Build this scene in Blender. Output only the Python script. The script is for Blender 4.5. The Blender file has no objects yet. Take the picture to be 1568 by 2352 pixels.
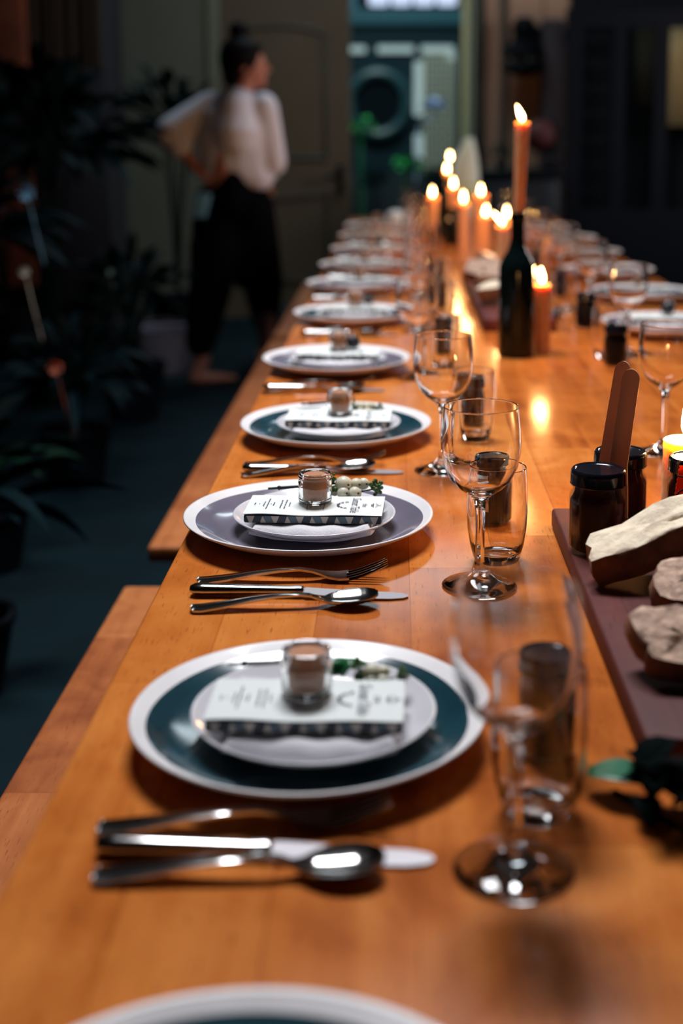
import bpy, bmesh, math, random
from mathutils import Vector, Matrix, noise
random.seed(7)
PI = math.pi
sc = bpy.context.scene
COL = sc.collection

# ------------------------------------------------------------------ camera
F_PX, CX, CAM_Z = 3000.0, 912.0, 1.19
TH = math.radians(8.9)
YP = 290 + F_PX * math.tan(TH)
cam_d = bpy.data.cameras.new('camera'); cam = bpy.data.objects.new('camera', cam_d); COL.objects.link(cam)
cam.location = (0, 0, CAM_Z); cam.rotation_euler = (PI/2 - TH, 0, 0)
cam_d.sensor_fit = 'VERTICAL'; cam_d.sensor_height = 36.0; cam_d.lens = F_PX/2352*36.0
cam_d.shift_x = (784 - CX)/2352.0; cam_d.shift_y = (YP - 1176)/2352.0
cam_d.clip_start = 0.05; cam_d.clip_end = 60
cam_d.dof.use_dof = True; cam_d.dof.focus_distance = 1.34; cam_d.dof.aperture_fstop = 2.95
sc.camera = cam

# ------------------------------------------------------------------ world, light, exposure
sc.view_settings.view_transform = 'Standard'; sc.view_settings.look = 'None'
sc.view_settings.gamma = 1.0; sc.view_settings.use_curve_mapping = False
sc.view_settings.exposure = 0.12
w = bpy.data.worlds.new('dusk_sky'); sc.world = w; w.use_nodes = True
w.node_tree.nodes['Background'].inputs[0].default_value = (0.05, 0.17, 0.24, 1)
w.node_tree.nodes['Background'].inputs[1].default_value = 0.5
sc.cycles.transmission_bounces = 14; sc.cycles.transparent_max_bounces = 16; sc.cycles.max_bounces = 16
sc.cycles.sample_clamp_indirect = 6.0; sc.cycles.use_denoising = True

def area(name, loc, tgt, sx, sy, e, col, spread=180):
    d = bpy.data.lights.new(name, 'AREA'); d.shape = 'RECTANGLE'; d.size = sx; d.size_y = sy; d.energy = e; d.color = col; d.spread = math.radians(spread)
    o = bpy.data.objects.new(name, d); COL.objects.link(o); o.location = loc
    o.rotation_euler = (Vector(tgt) - Vector(loc)).to_track_quat('-Z', 'Y').to_euler(); return o
# daylight through the roof light and the right street window, plus added back-room fill
area('roof_light_daylight', (-0.15, 2.40, 3.58), (-0.10, 1.9, 0.75), 1.25, 0.75, 63, (0.95, 0.965, 1.0), 130)
area('added_back_fill', (-0.15, 6.6, 3.58), (-0.3, 6.4, 0.0), 1.4, 0.8, 24, (0.80, 0.93, 1.0), 150)  # fill lamp added to brighten the back room
area('street_window_daylight', (3.15, 5.7, 1.9), (-0.8, 6.0, 1.1), 1.0, 1.2, 42, (1.0, 0.90, 0.90))
area('courtyard_daylight', (0.2, 10.3, 4.4), (0.1, 11.2, 1.0), 2.2, 0.8, 26, (0.36, 0.86, 1.0))
area('yard_sky_daylight', (-0.35, 9.25, 3.3), (0.1, 8.6, 0.0), 1.0, 0.9, 62, (0.85, 1.0, 0.92))

# ------------------------------------------------------------------ projection helpers (photo pixel -> place in the room)
S_, C_ = math.sin(TH), math.cos(TH)
def at(x, y, z=0.75):
    a = (x-CX)/F_PX; b = -(y-YP)/F_PX; dz = -S_ + b*C_; t = (z-CAM_Z)/dz
    return (a*t, (C_ + b*S_)*t)
def atY(x, y, Y):
    b = -(y-YP)/F_PX; z = CAM_Z + Y*(-S_+b*C_)/(C_+b*S_); F = Y*C_ - (z-CAM_Z)*S_
    return Vector(((x-CX)/F_PX*F, Y, z))

# ------------------------------------------------------------------ materials
MATS = {}
def P(name, col, rough=0.5, metal=0.0, spec=0.5, trans=0.0, ior=1.45, sss=0.0, sssr=(1, .3, .1), coat=0.0, var=0.0, vscale=30, bump=0.0, bscale=60, sheen=0.0):
    if name in MATS: return MATS[name]
    m = bpy.data.materials.new(name); m.use_nodes = True; nt = m.node_tree; b = nt.nodes['Principled BSDF']
    c = (*col, 1)
    b.inputs['Base Color'].default_value = c; b.inputs['Roughness'].default_value = rough; b.inputs['Metallic'].default_value = metal
    b.inputs['Specular IOR Level'].default_value = spec; b.inputs['Transmission Weight'].default_value = trans; b.inputs['IOR'].default_value = ior
    b.inputs['Coat Weight'].default_value = coat; b.inputs['Coat Roughness'].default_value = 0.08
    b.inputs['Sheen Weight'].default_value = sheen
    if sss:
        b.inputs['Subsurface Weight'].default_value = sss; b.inputs['Subsurface Radius'].default_value = sssr; b.inputs['Subsurface Scale'].default_value = 0.02
    if var or bump:
        tc = nt.nodes.new('ShaderNodeTexCoord')
    if var:
        n = nt.nodes.new('ShaderNodeTexNoise'); n.inputs['Scale'].default_value = vscale; n.inputs['Detail'].default_value = 6
        nt.links.new(tc.outputs['Object'], n.inputs['Vector'])
        r = nt.nodes.new('ShaderNodeValToRGB'); r.color_ramp.elements[0].position = .3; r.color_ramp.elements[1].position = .7
        r.color_ramp.elements[0].color = tuple(max(0, v*(1-var)) for v in col)+(1,); r.color_ramp.elements[1].color = tuple(min(1, v*(1+var)) for v in col)+(1,)
        nt.links.new(n.outputs['Fac'], r.inputs[0]); nt.links.new(r.outputs[0], b.inputs['Base Color'])
    if bump:
        n2 = nt.nodes.new('ShaderNodeTexNoise'); n2.inputs['Scale'].default_value = bscale; n2.inputs['Detail'].default_value = 8
        nt.links.new(tc.outputs['Object'], n2.inputs['Vector'])
        bp = nt.nodes.new('ShaderNodeBump'); bp.inputs['Strength'].default_value = bump; bp.inputs['Distance'].default_value = 0.01
        nt.links.new(n2.outputs['Fac'], bp.inputs['Height']); nt.links.new(bp.outputs[0], b.inputs['Normal'])
    MATS[name] = m; return m
def EM(name, col, s):
    if name in MATS: return MATS[name]
    m = bpy.data.materials.new(name); m.use_nodes = True; nt = m.node_tree; nt.nodes.remove(nt.nodes['Principled BSDF'])
    e = nt.nodes.new('ShaderNodeEmission'); e.inputs[0].default_value = (*col, 1); e.inputs[1].default_value = s
    nt.links.new(e.outputs[0], nt.nodes['Material Output'].inputs[0]); MATS[name] = m; return m

def wood(name, c1, c2, c3, bw, rw, rough, along='Y', coat=0.0, spec=.35):
    m = bpy.data.materials.new(name); m.use_nodes = True; nt = m.node_tree; N = nt.nodes; L = nt.links; b = N['Principled BSDF']
    tc = N.new('ShaderNodeTexCoord'); mp = N.new('ShaderNodeMapping'); L.new(tc.outputs['Object'], mp.inputs[0])
    if along == 'Y': mp.inputs['Rotation'].default_value = (0, 0, PI/2)
    br = N.new('ShaderNodeTexBrick'); L.new(mp.outputs[0], br.inputs['Vector'])
    br.offset = 0.37; br.offset_frequency = 2; br.squash = 0.7; br.squash_frequency = 3
    br.inputs['Color1'].default_value = (0, 0, 0, 1); br.inputs['Color2'].default_value = (1, 1, 1, 1); br.inputs['Mortar'].default_value = (0.35, .35, .35, 1)
    br.inputs['Scale'].default_value = 1.0; br.inputs['Mortar Size'].default_value = 0.0004; br.inputs['Mortar Smooth'].default_value = 0.3
    br.inputs['Bias'].default_value = 0.0; br.inputs['Brick Width'].default_value = bw; br.inputs['Row Height'].default_value = rw
    mp2 = N.new('ShaderNodeMapping'); L.new(mp.outputs[0], mp2.inputs[0]); mp2.inputs['Scale'].default_value = (2.0, 34.0, 34.0)
    # every stave gets its own grain
    add = N.new('ShaderNodeVectorMath'); add.operation = 'ADD'; sc3 = N.new('ShaderNodeVectorMath'); sc3.operation = 'SCALE'; sc3.inputs['Scale'].default_value = 9.0
    L.new(br.outputs['Color'], sc3.inputs[0]); L.new(mp2.outputs[0], add.inputs[0]); L.new(sc3.outputs[0], add.inputs[1])
    n1 = N.new('ShaderNodeTexNoise'); n1.inputs['Scale'].default_value = 1.0; n1.inputs['Detail'].default_value = 5; n1.inputs['Distortion'].default_value = 0.6
    L.new(add.outputs[0], n1.inputs['Vector'])
    n2 = N.new('ShaderNodeTexNoise'); n2.inputs['Scale'].default_value = 11; n2.inputs['Detail'].default_value = 4; n2.inputs['Distortion'].default_value = 0.9; L.new(mp.outputs[0], n2.inputs['Vector'])
    mp3 = N.new('ShaderNodeMapping'); L.new(mp.outputs[0], mp3.inputs[0]); mp3.inputs['Scale'].default_value = (45, 480, 100)
    n3 = N.new('ShaderNodeTexNoise'); n3.inputs['Scale'].default_value = 1.0; n3.inputs['Detail'].default_value = 2; L.new(mp3.outputs[0], n3.inputs['Vector'])
    def mth(op, a, bb):
        q = N.new('ShaderNodeMath'); q.operation = op
        for i, v in ((0, a), (1, bb)):
            if isinstance(v, (int, float)): q.inputs[i].default_value = v
            else: L.new(v, q.inputs[i])
        return q.outputs[0]
    bwf = N.new('ShaderNodeSeparateColor'); L.new(br.outputs['Color'], bwf.inputs[0])
    v = mth('ADD', mth('MULTIPLY', bwf.outputs[0], 0.20), mth('MULTIPLY', n1.outputs['Fac'], 0.42))
    v = mth('ADD', v, mth('MULTIPLY', n2.outputs['Fac'], 0.50))
    r = N.new('ShaderNodeValToRGB'); L.new(v, r.inputs[0])
    r.color_ramp.elements[0].position = .30; r.color_ramp.elements[0].color = (*c1, 1)
    r.color_ramp.elements[1].position = .80; r.color_ramp.elements[1].color = (*c3, 1)
    e = r.color_ramp.elements.new(.54); e.color = (*c2, 1)
    # dark pores and little flecks in the grain
    fr = N.new('ShaderNodeValToRGB'); L.new(n3.outputs['Fac'], fr.inputs[0]); fr.color_ramp.elements[0].position = .28; fr.color_ramp.elements[1].position = .38
    fr.color_ramp.elements[0].color = (.35, .3, .28, 1); fr.color_ramp.elements[1].color = (1, 1, 1, 1)
    mx = N.new('ShaderNodeMix'); mx.data_type = 'RGBA'; mx.blend_type = 'MULTIPLY'; mx.inputs[0].default_value = 0.7
    L.new(r.outputs[0], mx.inputs[6]); L.new(fr.outputs[0], mx.inputs[7])
    mm = N.new('ShaderNodeMix'); mm.data_type = 'RGBA'; mm.blend_type = 'MULTIPLY'; mm.inputs[7].default_value = (.55, .45, .4, 1)
    L.new(br.outputs['Fac'], mm.inputs[0]); L.new(mx.outputs[2], mm.inputs[6])
    L.new(mm.outputs[2], b.inputs['Base Color'])
    rr = N.new('ShaderNodeMapRange'); rr.inputs[3].default_value = rough-0.04; rr.inputs[4].default_value = rough+0.05; L.new(n2.outputs['Fac'], rr.inputs[0]); L.new(rr.outputs[0], b.inputs['Roughness'])
    bp = N.new('ShaderNodeBump'); bp.inputs['Strength'].default_value = 0.08; bp.inputs['Distance'].default_value = 0.002; L.new(n1.outputs['Fac'], bp.inputs['Height']); L.new(bp.outputs[0], b.inputs['Normal'])
    b.inputs['Specular IOR Level'].default_value = spec
    MATS[name] = m; return m

M_TABLE = wood('honey_butcher_block', (0.24, 0.046, 0.010), (0.52, 0.142, 0.025), (0.72, 0.25, 0.055), 0.62, 0.085, 0.16, spec=.20)
M_BENCH = wood('bench_staves', (0.22, 0.050, 0.014), (0.38, 0.110, 0.030), (0.56, 0.20, 0.062), 0.45, 0.14, 0.45)
M_BOARD = wood('walnut_board', (0.055, 0.013, 0.011), (0.10, 0.022, 0.019), (0.16, 0.038, 0.030), 2.0, 0.2, 0.55, spec=.2)  # walnut, reddened in place of red light falling through the tag
M_BOARD2 = wood('pale_board', (0.20, 0.085, 0.055), (0.30, 0.14, 0.09), (0.4, 0.2, 0.13), 2.0, 0.2, 0.45)
def thin_glass(name, col, refr):
    m = bpy.data.materials.new(name); m.use_nodes = True; nt = m.node_tree; N = nt.nodes; L = nt.links; N.remove(N['Principled BSDF'])
    g = N.new('ShaderNodeBsdfGlass'); g.inputs['Roughness'].default_value = 0; g.inputs['IOR'].default_value = 1.46; g.inputs['Color'].default_value = (*col, 1)
    t = N.new('ShaderNodeBsdfTransparent'); t.inputs[0].default_value = (*col, 1)
    b = N.new('ShaderNodeMixShader'); b.inputs[0].default_value = refr; L.new(t.outputs[0], b.inputs[1]); L.new(g.outputs[0], b.inputs[2])
    L.new(b.outputs[0], N['Material Output'].inputs[0]); MATS[name] = m; return m
def translucent(name, col, f):
    m = bpy.data.materials.new(name); m.use_nodes = True; nt = m.node_tree; N = nt.nodes; L = nt.links; b = N['Principled BSDF']
    b.inputs['Base Color'].default_value = (*col, 1); b.inputs['Roughness'].default_value = .8
    t = N.new('ShaderNodeBsdfTranslucent'); t.inputs[0].default_value = (*col, 1); mx = N.new('ShaderNodeMixShader'); mx.inputs[0].default_value = f
    L.new(b.outputs[0], mx.inputs[1]); L.new(t.outputs[0], mx.inputs[2]); L.new(mx.outputs[0], N['Material Output'].inputs[0]); MATS[name] = m; return m
M_GLASS = thin_glass('clear_glass', (.998, .998, .998), 1.0)
M_STICK = translucent('birch_stick', (0.62, 0.34, 0.21), .16)
M_BOTTLE = P('dark_bottle_glass', (0.002, 0.006, 0.006), 0.12, spec=.4)
M_STEEL = P('polished_steel', (0.52, 0.50, 0.49), 0.12, metal=1.0)
M_BLADE = P('brushed_steel', (0.38, 0.36, 0.38), 0.48, metal=1.0)
M_CREAM = P('cream_stoneware', (0.82, 0.78, 0.79), 0.35, coat=.3, var=.05, vscale=25)
M_TEAL = P('teal_glaze', (0.010, 0.045, 0.062), 0.16, coat=.6, var=.25, vscale=14)
M_LILAC = P('lilac_glaze', (0.17, 0.15, 0.20), 0.16, coat=.6, var=.12, vscale=14)
M_WHITEP = P('white_porcelain', (0.72, 0.70, 0.74), 0.22, coat=.5)
M_NAPKIN = P('white_linen', (0.72, 0.70, 0.74), 0.9, bump=.15, bscale=400)
M_PAPER = P('white_card', (0.75, 0.78, 0.77), 0.85)
M_INK = P('dark_ink', (0.03, 0.03, 0.07), 0.7)
M_NAVY = P('navy_print', (0.006, 0.014, 0.03), 0.5)
M_SLATE = P('slate_print', (0.06, 0.10, 0.13), 0.5)
M_STONE = P('stone_print', (0.42, 0.38, 0.34), 0.6)
M_PEACH = P('peach_filling', (0.42, 0.17, 0.07), 0.6, var=.12, vscale=120, bump=.1, bscale=200)
M_BLACKLID = P('black_enamel', (0.006, 0.008, 0.014), 0.18, coat=.6)
M_JAM = P('dark_amber_jam', (0.030, 0.005, 0.002), 0.25, spec=.2, sss=.3, sssr=(1, .2, .05))
M_JAMDARK = P('dark_preserve', (0.004, 0.003, 0.004), 0.3, spec=.15)
M_JARG = thin_glass('jar_glass', (.99, .99, .99), .18)
M_TWIG = P('black_twig', (0.010, 0.012, 0.02), 0.5)
M_BERRY = P('snowberry', (0.62, 0.60, 0.48), 0.4, sss=.3, sssr=(1, .8, .4), var=.15, vscale=120)
M_BUD = P('green_bud', (0.06, 0.13, 0.03), 0.5, var=.5, vscale=200)
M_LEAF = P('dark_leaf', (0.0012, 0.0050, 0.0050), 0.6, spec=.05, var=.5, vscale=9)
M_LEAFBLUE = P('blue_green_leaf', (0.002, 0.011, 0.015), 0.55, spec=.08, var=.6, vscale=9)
M_LEAFGR = P('green_leaf', (0.015, 0.14, 0.05), 0.35, var=.3, vscale=20)
M_FIG = P('dark_fig', (0.008, 0.008, 0.014), 0.3)
M_WAX = P('beeswax', (0.72, 0.36, 0.17), 0.45, sss=.7, sssr=(1.2, .50, .16))
M_IVORY = P('ivory_wax', (0.88, 0.62, 0.36), 0.45, sss=.9, sssr=(2.4, 1.3, .5))
M_WICK = P('burnt_wick', (0.01, 0.008, 0.006), 0.9)
M_FLAME = EM('candle_flame', (1.0, 0.62, 0.24), 42.0)
M_CRUMB = P('bread_crumb', (0.92, 0.74, 0.56), 0.9, spec=.1, var=.16, vscale=70, bump=.25, bscale=140)
M_CRUMB2 = P('brown_bread_crumb', (0.62, 0.42, 0.32), 0.9, spec=.1, var=.35, vscale=90, bump=.3, bscale=150)
M_CRUST = P('bread_crust', (0.22, 0.10, 0.055), 0.75, var=.4, vscale=40, bump=.2, bscale=70)

# ------------------------------------------------------------------ mesh helpers
def obj(name, bm, mats, parent=None, smooth=True, angle=40):
    me = bpy.data.meshes.new(name); bm.normal_update(); bm.to_mesh(me); bm.free()
    for m in (mats if isinstance(mats, (list, tuple)) else [mats]): me.materials.append(m)
    if smooth:
        for p in me.polygons: p.use_smooth = True
        if angle: me.set_sharp_from_angle(angle=math.radians(angle))
    o = bpy.data.objects.new(name, me); COL.objects.link(o)
    if parent: o.parent = parent
    return o
def tag(o, label=None, cat=None, group=None, kind=None):
    if label: o['label'] = label
    if cat: o['category'] = cat
    if group: o['group'] = group
    if kind: o['kind'] = kind
    return o
def thing(name, label, cat, loc=(0, 0, 0), rz=0.0, group=None):
    o = bpy.data.objects.new(name, None); o.empty_display_size = .02; COL.objects.link(o)
    o.location = loc; o.rotation_euler = (0, 0, rz); return tag(o, label, cat, group)
def tree(o, parent=None, mats=None):
    c = o.copy(); COL.objects.link(c); c.parent = parent
    for ch in o.children: tree(ch, c)
    return c
def box(bm, x0, x1, y0, y1, z0, z1, bev=0.0, mi=0, segs=2, M=None):
    r = bmesh.ops.create_cube(bm, size=1.0); vs = r['verts']
    for v in vs: v.co = Vector((x0+(v.co.x+.5)*(x1-x0), y0+(v.co.y+.5)*(y1-y0), z0+(v.co.z+.5)*(z1-z0)))
    fs = set(f for v in vs for f in v.link_faces)
    for f in fs: f.material_index = mi
    if bev:
        es = set(e for v in vs for e in v.link_edges)
        rr = bmesh.ops.bevel(bm, geom=list(es), offset=bev, segments=segs, affect='EDGES', profile=.5)
        vs = list(set(v for f in rr['faces'] for v in f.verts) | set(v for v in vs if v.is_valid))
    if M:
        for v in vs: v.co = M @ v.co
    return vs
def lathe(bm, prof, n=48, mi=0, cx=0, cy=0, cz=0, wob=None, matf=None):
    """prof: [(r,z)...] from the axis (or not) to the axis"""
    rings = []
    for k, (r, z) in enumerate(prof):
        if r < 1e-6: rings.append([bm.verts.new((cx, cy, cz+z))])
        else:
            ring = []
            for i in range(n):
                a = 2*PI*i/n; rr = r*(1+(wob(a, k) if wob else 0))
                ring.append(bm.verts.new((cx+rr*math.cos(a), cy+rr*math.sin(a), cz+z)))
            rings.append(ring)
    for k in range(len(rings)-1):
        A, B = rings[k], rings[k+1]; m = matf(k) if matf else mi
        for i in range(n):
            j = (i+1) % n
            if len(A) == 1 and len(B) == 1: continue
            if len(A) == 1: f = bm.faces.new((A[0], B[j], B[i]))
            elif len(B) == 1: f = bm.faces.new((A[i], A[j], B[0]))
            else: f = bm.faces.new((A[i], A[j], B[j], B[i]))
            f.material_index = m
    return rings
def closed_lathe(bm, prof, n=48, **k):
    lathe(bm, prof, n, **k)
def tube(bm, pts, rads, n=10, mi=0, sx=1.0, sy=1.0, caps=True):
    pts = [Vector(p) for p in pts]; rings = []
    if not isinstance(rads, (list, tuple)): rads = [rads]*len(pts)
    up = Vector((0, 0, 1))
    for i, p in enumerate(pts):
        t = (pts[min(i+1, len(pts)-1)] - pts[max(i-1, 0)]).normalized()
        u = up if abs(t.dot(up)) < .95 else Vector((0, 1, 0))
        a = t.cross(u).normalized(); b = a.cross(t).normalized()
        rings.append([bm.verts.new(p + a*math.cos(q)*rads[i]*sx + b*math.sin(q)*rads[i]*sy) for q in [2*PI*k/n for k in range(n)]])
    for A, B in zip(rings, rings[1:]):
        for k in range(n):
            f = bm.faces.new((A[k], A[(k+1) % n], B[(k+1) % n], B[k])); f.material_index = mi
    if caps:
        for R, rev in ((rings[0], False), (rings[-1], True)):
            f = bm.faces.new(list(reversed(R)) if not rev else R); f.material_index = mi
    return rings
def ball(bm, c, r, mi=0, seg=12, ring=8, s=(1, 1, 1), M=None):
    R = bmesh.ops.create_uvsphere(bm, u_segments=seg, v_segments=ring, radius=1.0)
    for v in R['verts']:
        v.co = Vector((v.co.x*r*s[0], v.co.y*r*s[1], v.co.z*r*s[2]))
        if M: v.co = M @ v.co
        v.co += Vector(c)
    for f in set(f for v in R['verts'] for f in v.link_faces): f.material_index = mi
    return R['verts']
def catmull(ps, n=6):
    ps = [Vector(p) for p in ps]; out = []
    q = [ps[0]*2-ps[1]] + ps + [ps[-1]*2-ps[-2]]
    for i in range(1, len(q)-2):
        for k in range(n):
            t = k/n; a, b, c, d = q[i-1], q[i], q[i+1], q[i+2]
            out.append(0.5*((2*b)+(c-a)*t+(2*a-5*b+4*c-d)*t*t+(3*b-a-3*c+d)*t**3))
    out.append(ps[-1]); return out
def struct(name, bm, m, smooth=False, label=None):
    o = obj(name, bm, m, smooth=smooth); o['kind'] = 'structure'
    if label: o['label'] = label
    return o
ORD = ['nearest', 'second', 'third', 'fourth', 'fifth', 'sixth', 'seventh', 'eighth', 'ninth', 'tenth', 'eleventh']

# ------------------------------------------------------------------ the room
M_FLOOR = P('dark_concrete', (0.0015, 0.011, 0.016), 0.8, spec=.15, var=.35, vscale=2.5, bump=.1, bscale=30)
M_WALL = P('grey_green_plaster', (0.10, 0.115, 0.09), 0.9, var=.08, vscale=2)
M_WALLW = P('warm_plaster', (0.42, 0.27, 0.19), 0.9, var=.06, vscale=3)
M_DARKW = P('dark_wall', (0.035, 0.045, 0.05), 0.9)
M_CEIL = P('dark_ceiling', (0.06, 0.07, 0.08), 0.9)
M_DOOR = P('cream_door_paint', (0.095, 0.078, 0.052), 0.5, var=.05, vscale=4)
M_BLACK = P('black_paint', (0.002, 0.004, 0.008), 0.6, spec=.15)
M_CREAMT = P('pale_green_trim', (0.80, 0.84, 0.48), 0.55)
WY = 8.05
bm = bmesh.new(); box(bm, -3.2, 3.4, -2.2, 12.2, -0.1, 0.0); struct('floor', bm, M_FLOOR)
# ceiling with a roof-light opening and one added for the back fill
bm = bmesh.new()
for (x0, x1, y0, y1) in ((-3.2, 3.4, -2.2, 1.8), (-3.2, 3.4, 3.0, 6.15), (-3.2, 3.4, 7.05, 8.2), (-3.2, -0.95, 1.8, 3.0), (.65, 3.4, 1.8, 3.0), (-3.2, -0.95, 6.15, 7.05), (.65, 3.4, 6.15, 7.05)):
    box(bm, x0, x1, y0, y1, 3.5, 3.6)
struct('ceiling', bm, M_CEIL)
for (y0, y1, nm) in ((1.8, 3.0, 'window_2'), (6.15, 7.05, 'window_added')):  # second frame is made up to go with the added fill
    bm = bmesh.new(); x0, x1 = -0.95, .65
    for (a, b, c, d) in ((x0, x0+.04, y0, y1), (x1-.04, x1, y0, y1), (x0+.04, x1-.04, y0, y0+.04), (x0+.04, x1-.04, y1-.04, y1)): box(bm, a, b, c, d, 3.5, 3.7)
    struct(nm, bm, M_BLACK)
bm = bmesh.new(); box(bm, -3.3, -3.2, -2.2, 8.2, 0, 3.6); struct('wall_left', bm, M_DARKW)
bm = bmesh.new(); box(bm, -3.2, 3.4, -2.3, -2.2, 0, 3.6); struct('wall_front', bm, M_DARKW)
bm = bmesh.new()
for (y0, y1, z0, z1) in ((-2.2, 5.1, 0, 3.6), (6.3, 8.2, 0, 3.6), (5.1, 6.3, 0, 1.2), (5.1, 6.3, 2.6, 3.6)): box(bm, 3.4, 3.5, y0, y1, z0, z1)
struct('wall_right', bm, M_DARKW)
bm = bmesh.new()
for (a, b, c, d) in ((5.1, 5.15, 1.2, 2.6), (6.25, 6.3, 1.2, 2.6), (5.15, 6.25, 1.2, 1.25), (5.15, 6.25, 2.55, 2.6), (5.68, 5.72, 1.25, 2.55)): box(bm, 3.42, 3.48, a, b, c, d)
struct('window_1', bm, M_BLACK)
# back wall : x of the opening
def bx(px, Y=WY): return (px-CX)/F_PX*(Y*C_ + .1)
XD0, XD1, XO1 = bx(505), bx(806), bx(1064)
bm = bmesh.new(); box(bm, -3.2, XD0, WY, WY+.14, 0, 3.6); struct('wall_back', bm, M_WALL)
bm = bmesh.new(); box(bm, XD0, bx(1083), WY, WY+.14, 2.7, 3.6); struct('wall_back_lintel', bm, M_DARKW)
bm = bmesh.new(); box(bm, bx(1083), 3.4, WY, WY+.14, 0, 3.6); struct('wall_back_right', bm, M_WALLW)
bm = bmesh.new(); box(bm, bx(1300), 3.4, WY-.02, WY, 0, 3.45); struct('wall_dark_sheet', bm, P('dark_sheet_tone', (.010, .013, .016), .9, spec=.1))  # dark sheet added before the warm wall so the panes look dark
# pilasters / strips on the warm wall
bm = bmesh.new(); box(bm, bx(1084), bx(1106), WY-.06, WY, 0, 3.5); struct('trim_1', bm, P('dark_green_paint', (0.018, 0.035, 0.03), .5))
bm = bmesh.new(); box(bm, bx(1145), bx(1160), WY-.025, WY, 0, 3.5); struct('trim_2', bm, P('grey_green_paint', (0.05, 0.055, 0.045), .5))
bm = bmesh.new(); box(bm, 0, .80, -.02, .02, 0.01, 2.68, .004, M=Matrix.Translation((.418, WY+.16, 0)) @ Matrix.Rotation(math.radians(81.5), 4, 'Z'))
d2 = struct('door_2', bm, M_CREAMT)
bm = bmesh.new(); tube(bm, [(.49, 8.85, 1.0), (.44, 8.85, 1.0), (.44, 8.75, 1.0)], .01, 8); obj('door_handle', bm, M_BLACK, d2)
bm = bmesh.new(); box(bm, bx(488), bx(505), WY-.02, WY, 0, 2.4); struct('trim_4', bm, P('pale_green_casing', (0.15, 0.17, 0.12), .6))
bm = bmesh.new(); box(bm, bx(620), bx(690), WY-.03, WY, 0.0, 0.11); box(bm, -3.2, XD0-.05, WY-.02, WY, 0, .11); struct('baseboard_back', bm, P('grey_skirting', (0.06, 0.075, 0.07), .5))
# panelled door (closed leaf, arched upper moulding)
bm = bmesh.new(); box(bm, XD0+.01, XD1, WY+.02, WY+.07, 0.01, 2.69, .003)
d = struct('door_1', bm, M_DOOR)
def frame_tube(bm, pts, r): tube(bm, pts+[pts[0], pts[1]], r, 8, caps=False)
bm = bmesh.new()
L0, L1, z0, z1 = bx(545), bx(752), atY(0, 362, WY).z, atY(0, 75, WY).z
arch = [(L0, WY+.015, z0), (L1, WY+.015, z0)] + [(L1 + (L0-L1)*t, WY+.015, z1 + .045*math.sin(PI*t)*(1+.4*math.cos(2*PI*t)*0) - (.02 if t in (0, 1) else 0)) for t in [i/12 for i in range(13)]]
frame_tube(bm, arch, .014)
zz0, zz1 = 0.25, atY(0, 440, WY).z
arch2 = [(L0, WY+.015, zz0), (L1, WY+.015, zz0), (L1, WY+.015, zz1)] + [(L1 + (L0-L1)*t, WY+.015, zz1 - .04*math.sin(PI*t)) for t in [i/10 for i in range(1, 10)]] + [(L0, WY+.015, zz1)]
frame_tube(bm, arch2, .014)
obj('door_moulding', bm, P('door_moulding_paint', (0.055, 0.055, 0.042), .5), d)
bm = bmesh.new(); hp = atY(782, 405, WY)
box(bm, hp.x-.02, hp.x+.02, WY+.005, WY+.02, hp.z-.11, hp.z+.07, .005)
tube(bm, [(hp.x, WY+.01, hp.z), (hp.x, WY-.05, hp.z), (hp.x-.09, WY-.055, hp.z-.005)], .013, 8)
obj('door_handle', bm, M_BLACK, d)

# ------------------------------------------------------------------ the courtyard seen through the open doorway
CY = 11.2
def cp(px, py, Y=CY): return atY(px, py, Y)
bm = bmesh.new(); p0, p1 = cp(700, 1000), cp(1180, 60)
box(bm, p0.x, p1.x, CY, CY+.2, 0, cp(0, 60).z)
tag(obj('shop_front', bm, P('dark_teal_facade', (0.005, 0.022, 0.034), .7, spec=.2), smooth=False), 'dark blue shop front across the yard, seen through the doorway', 'shop front')
bm = bmesh.new(); box(bm, p0.x, p1.x, CY-.05, CY+.3, cp(0, 58).z, cp(0, 22).z, .01)
tag(obj('teal_beam', bm, P('teal_paint', (0.012, 0.085, 0.12), .4), smooth=False), 'teal fascia beam above the dark shop front', 'beam')
M_LITGL = EM('bright_sky_glass', (0.62, 0.74, 1.0), 1.0)
t_ = thing('lit_transom', 'row of bright transom panes at the top of the doorway view', 'window', (0, 0, 0))
for i in range(4):
    a, b = cp(846+i*52, 12).x, cp(893+i*52, 12).x
    bm = bmesh.new(); box(bm, a, b, CY-.02, CY+.02, cp(0, 13).z, cp(0, -70).z, .03, segs=3); obj('pane', bm, M_LITGL, t_)
bm = bmesh.new(); box(bm, cp(820, 0).x, cp(1075, 0).x, CY+.03, CY+.08, cp(0, 20).z, cp(0, -80).z); obj('transom_frame', bm, M_BLACK, t_, smooth=False)
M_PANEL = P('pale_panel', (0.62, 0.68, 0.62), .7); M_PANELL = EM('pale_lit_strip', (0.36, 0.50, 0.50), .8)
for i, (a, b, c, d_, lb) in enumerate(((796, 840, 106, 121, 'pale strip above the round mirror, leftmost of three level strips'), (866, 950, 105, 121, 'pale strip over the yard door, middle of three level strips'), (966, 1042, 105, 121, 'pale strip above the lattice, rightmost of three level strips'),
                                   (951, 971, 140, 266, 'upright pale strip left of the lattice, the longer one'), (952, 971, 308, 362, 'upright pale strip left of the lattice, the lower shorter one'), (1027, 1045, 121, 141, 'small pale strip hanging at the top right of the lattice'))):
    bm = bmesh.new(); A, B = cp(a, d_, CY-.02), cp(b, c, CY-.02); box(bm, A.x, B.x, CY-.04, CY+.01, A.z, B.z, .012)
    tag(obj('light_strip', bm, M_PANELL), lb, 'light strip', 'pale strips in the yard')
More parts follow.
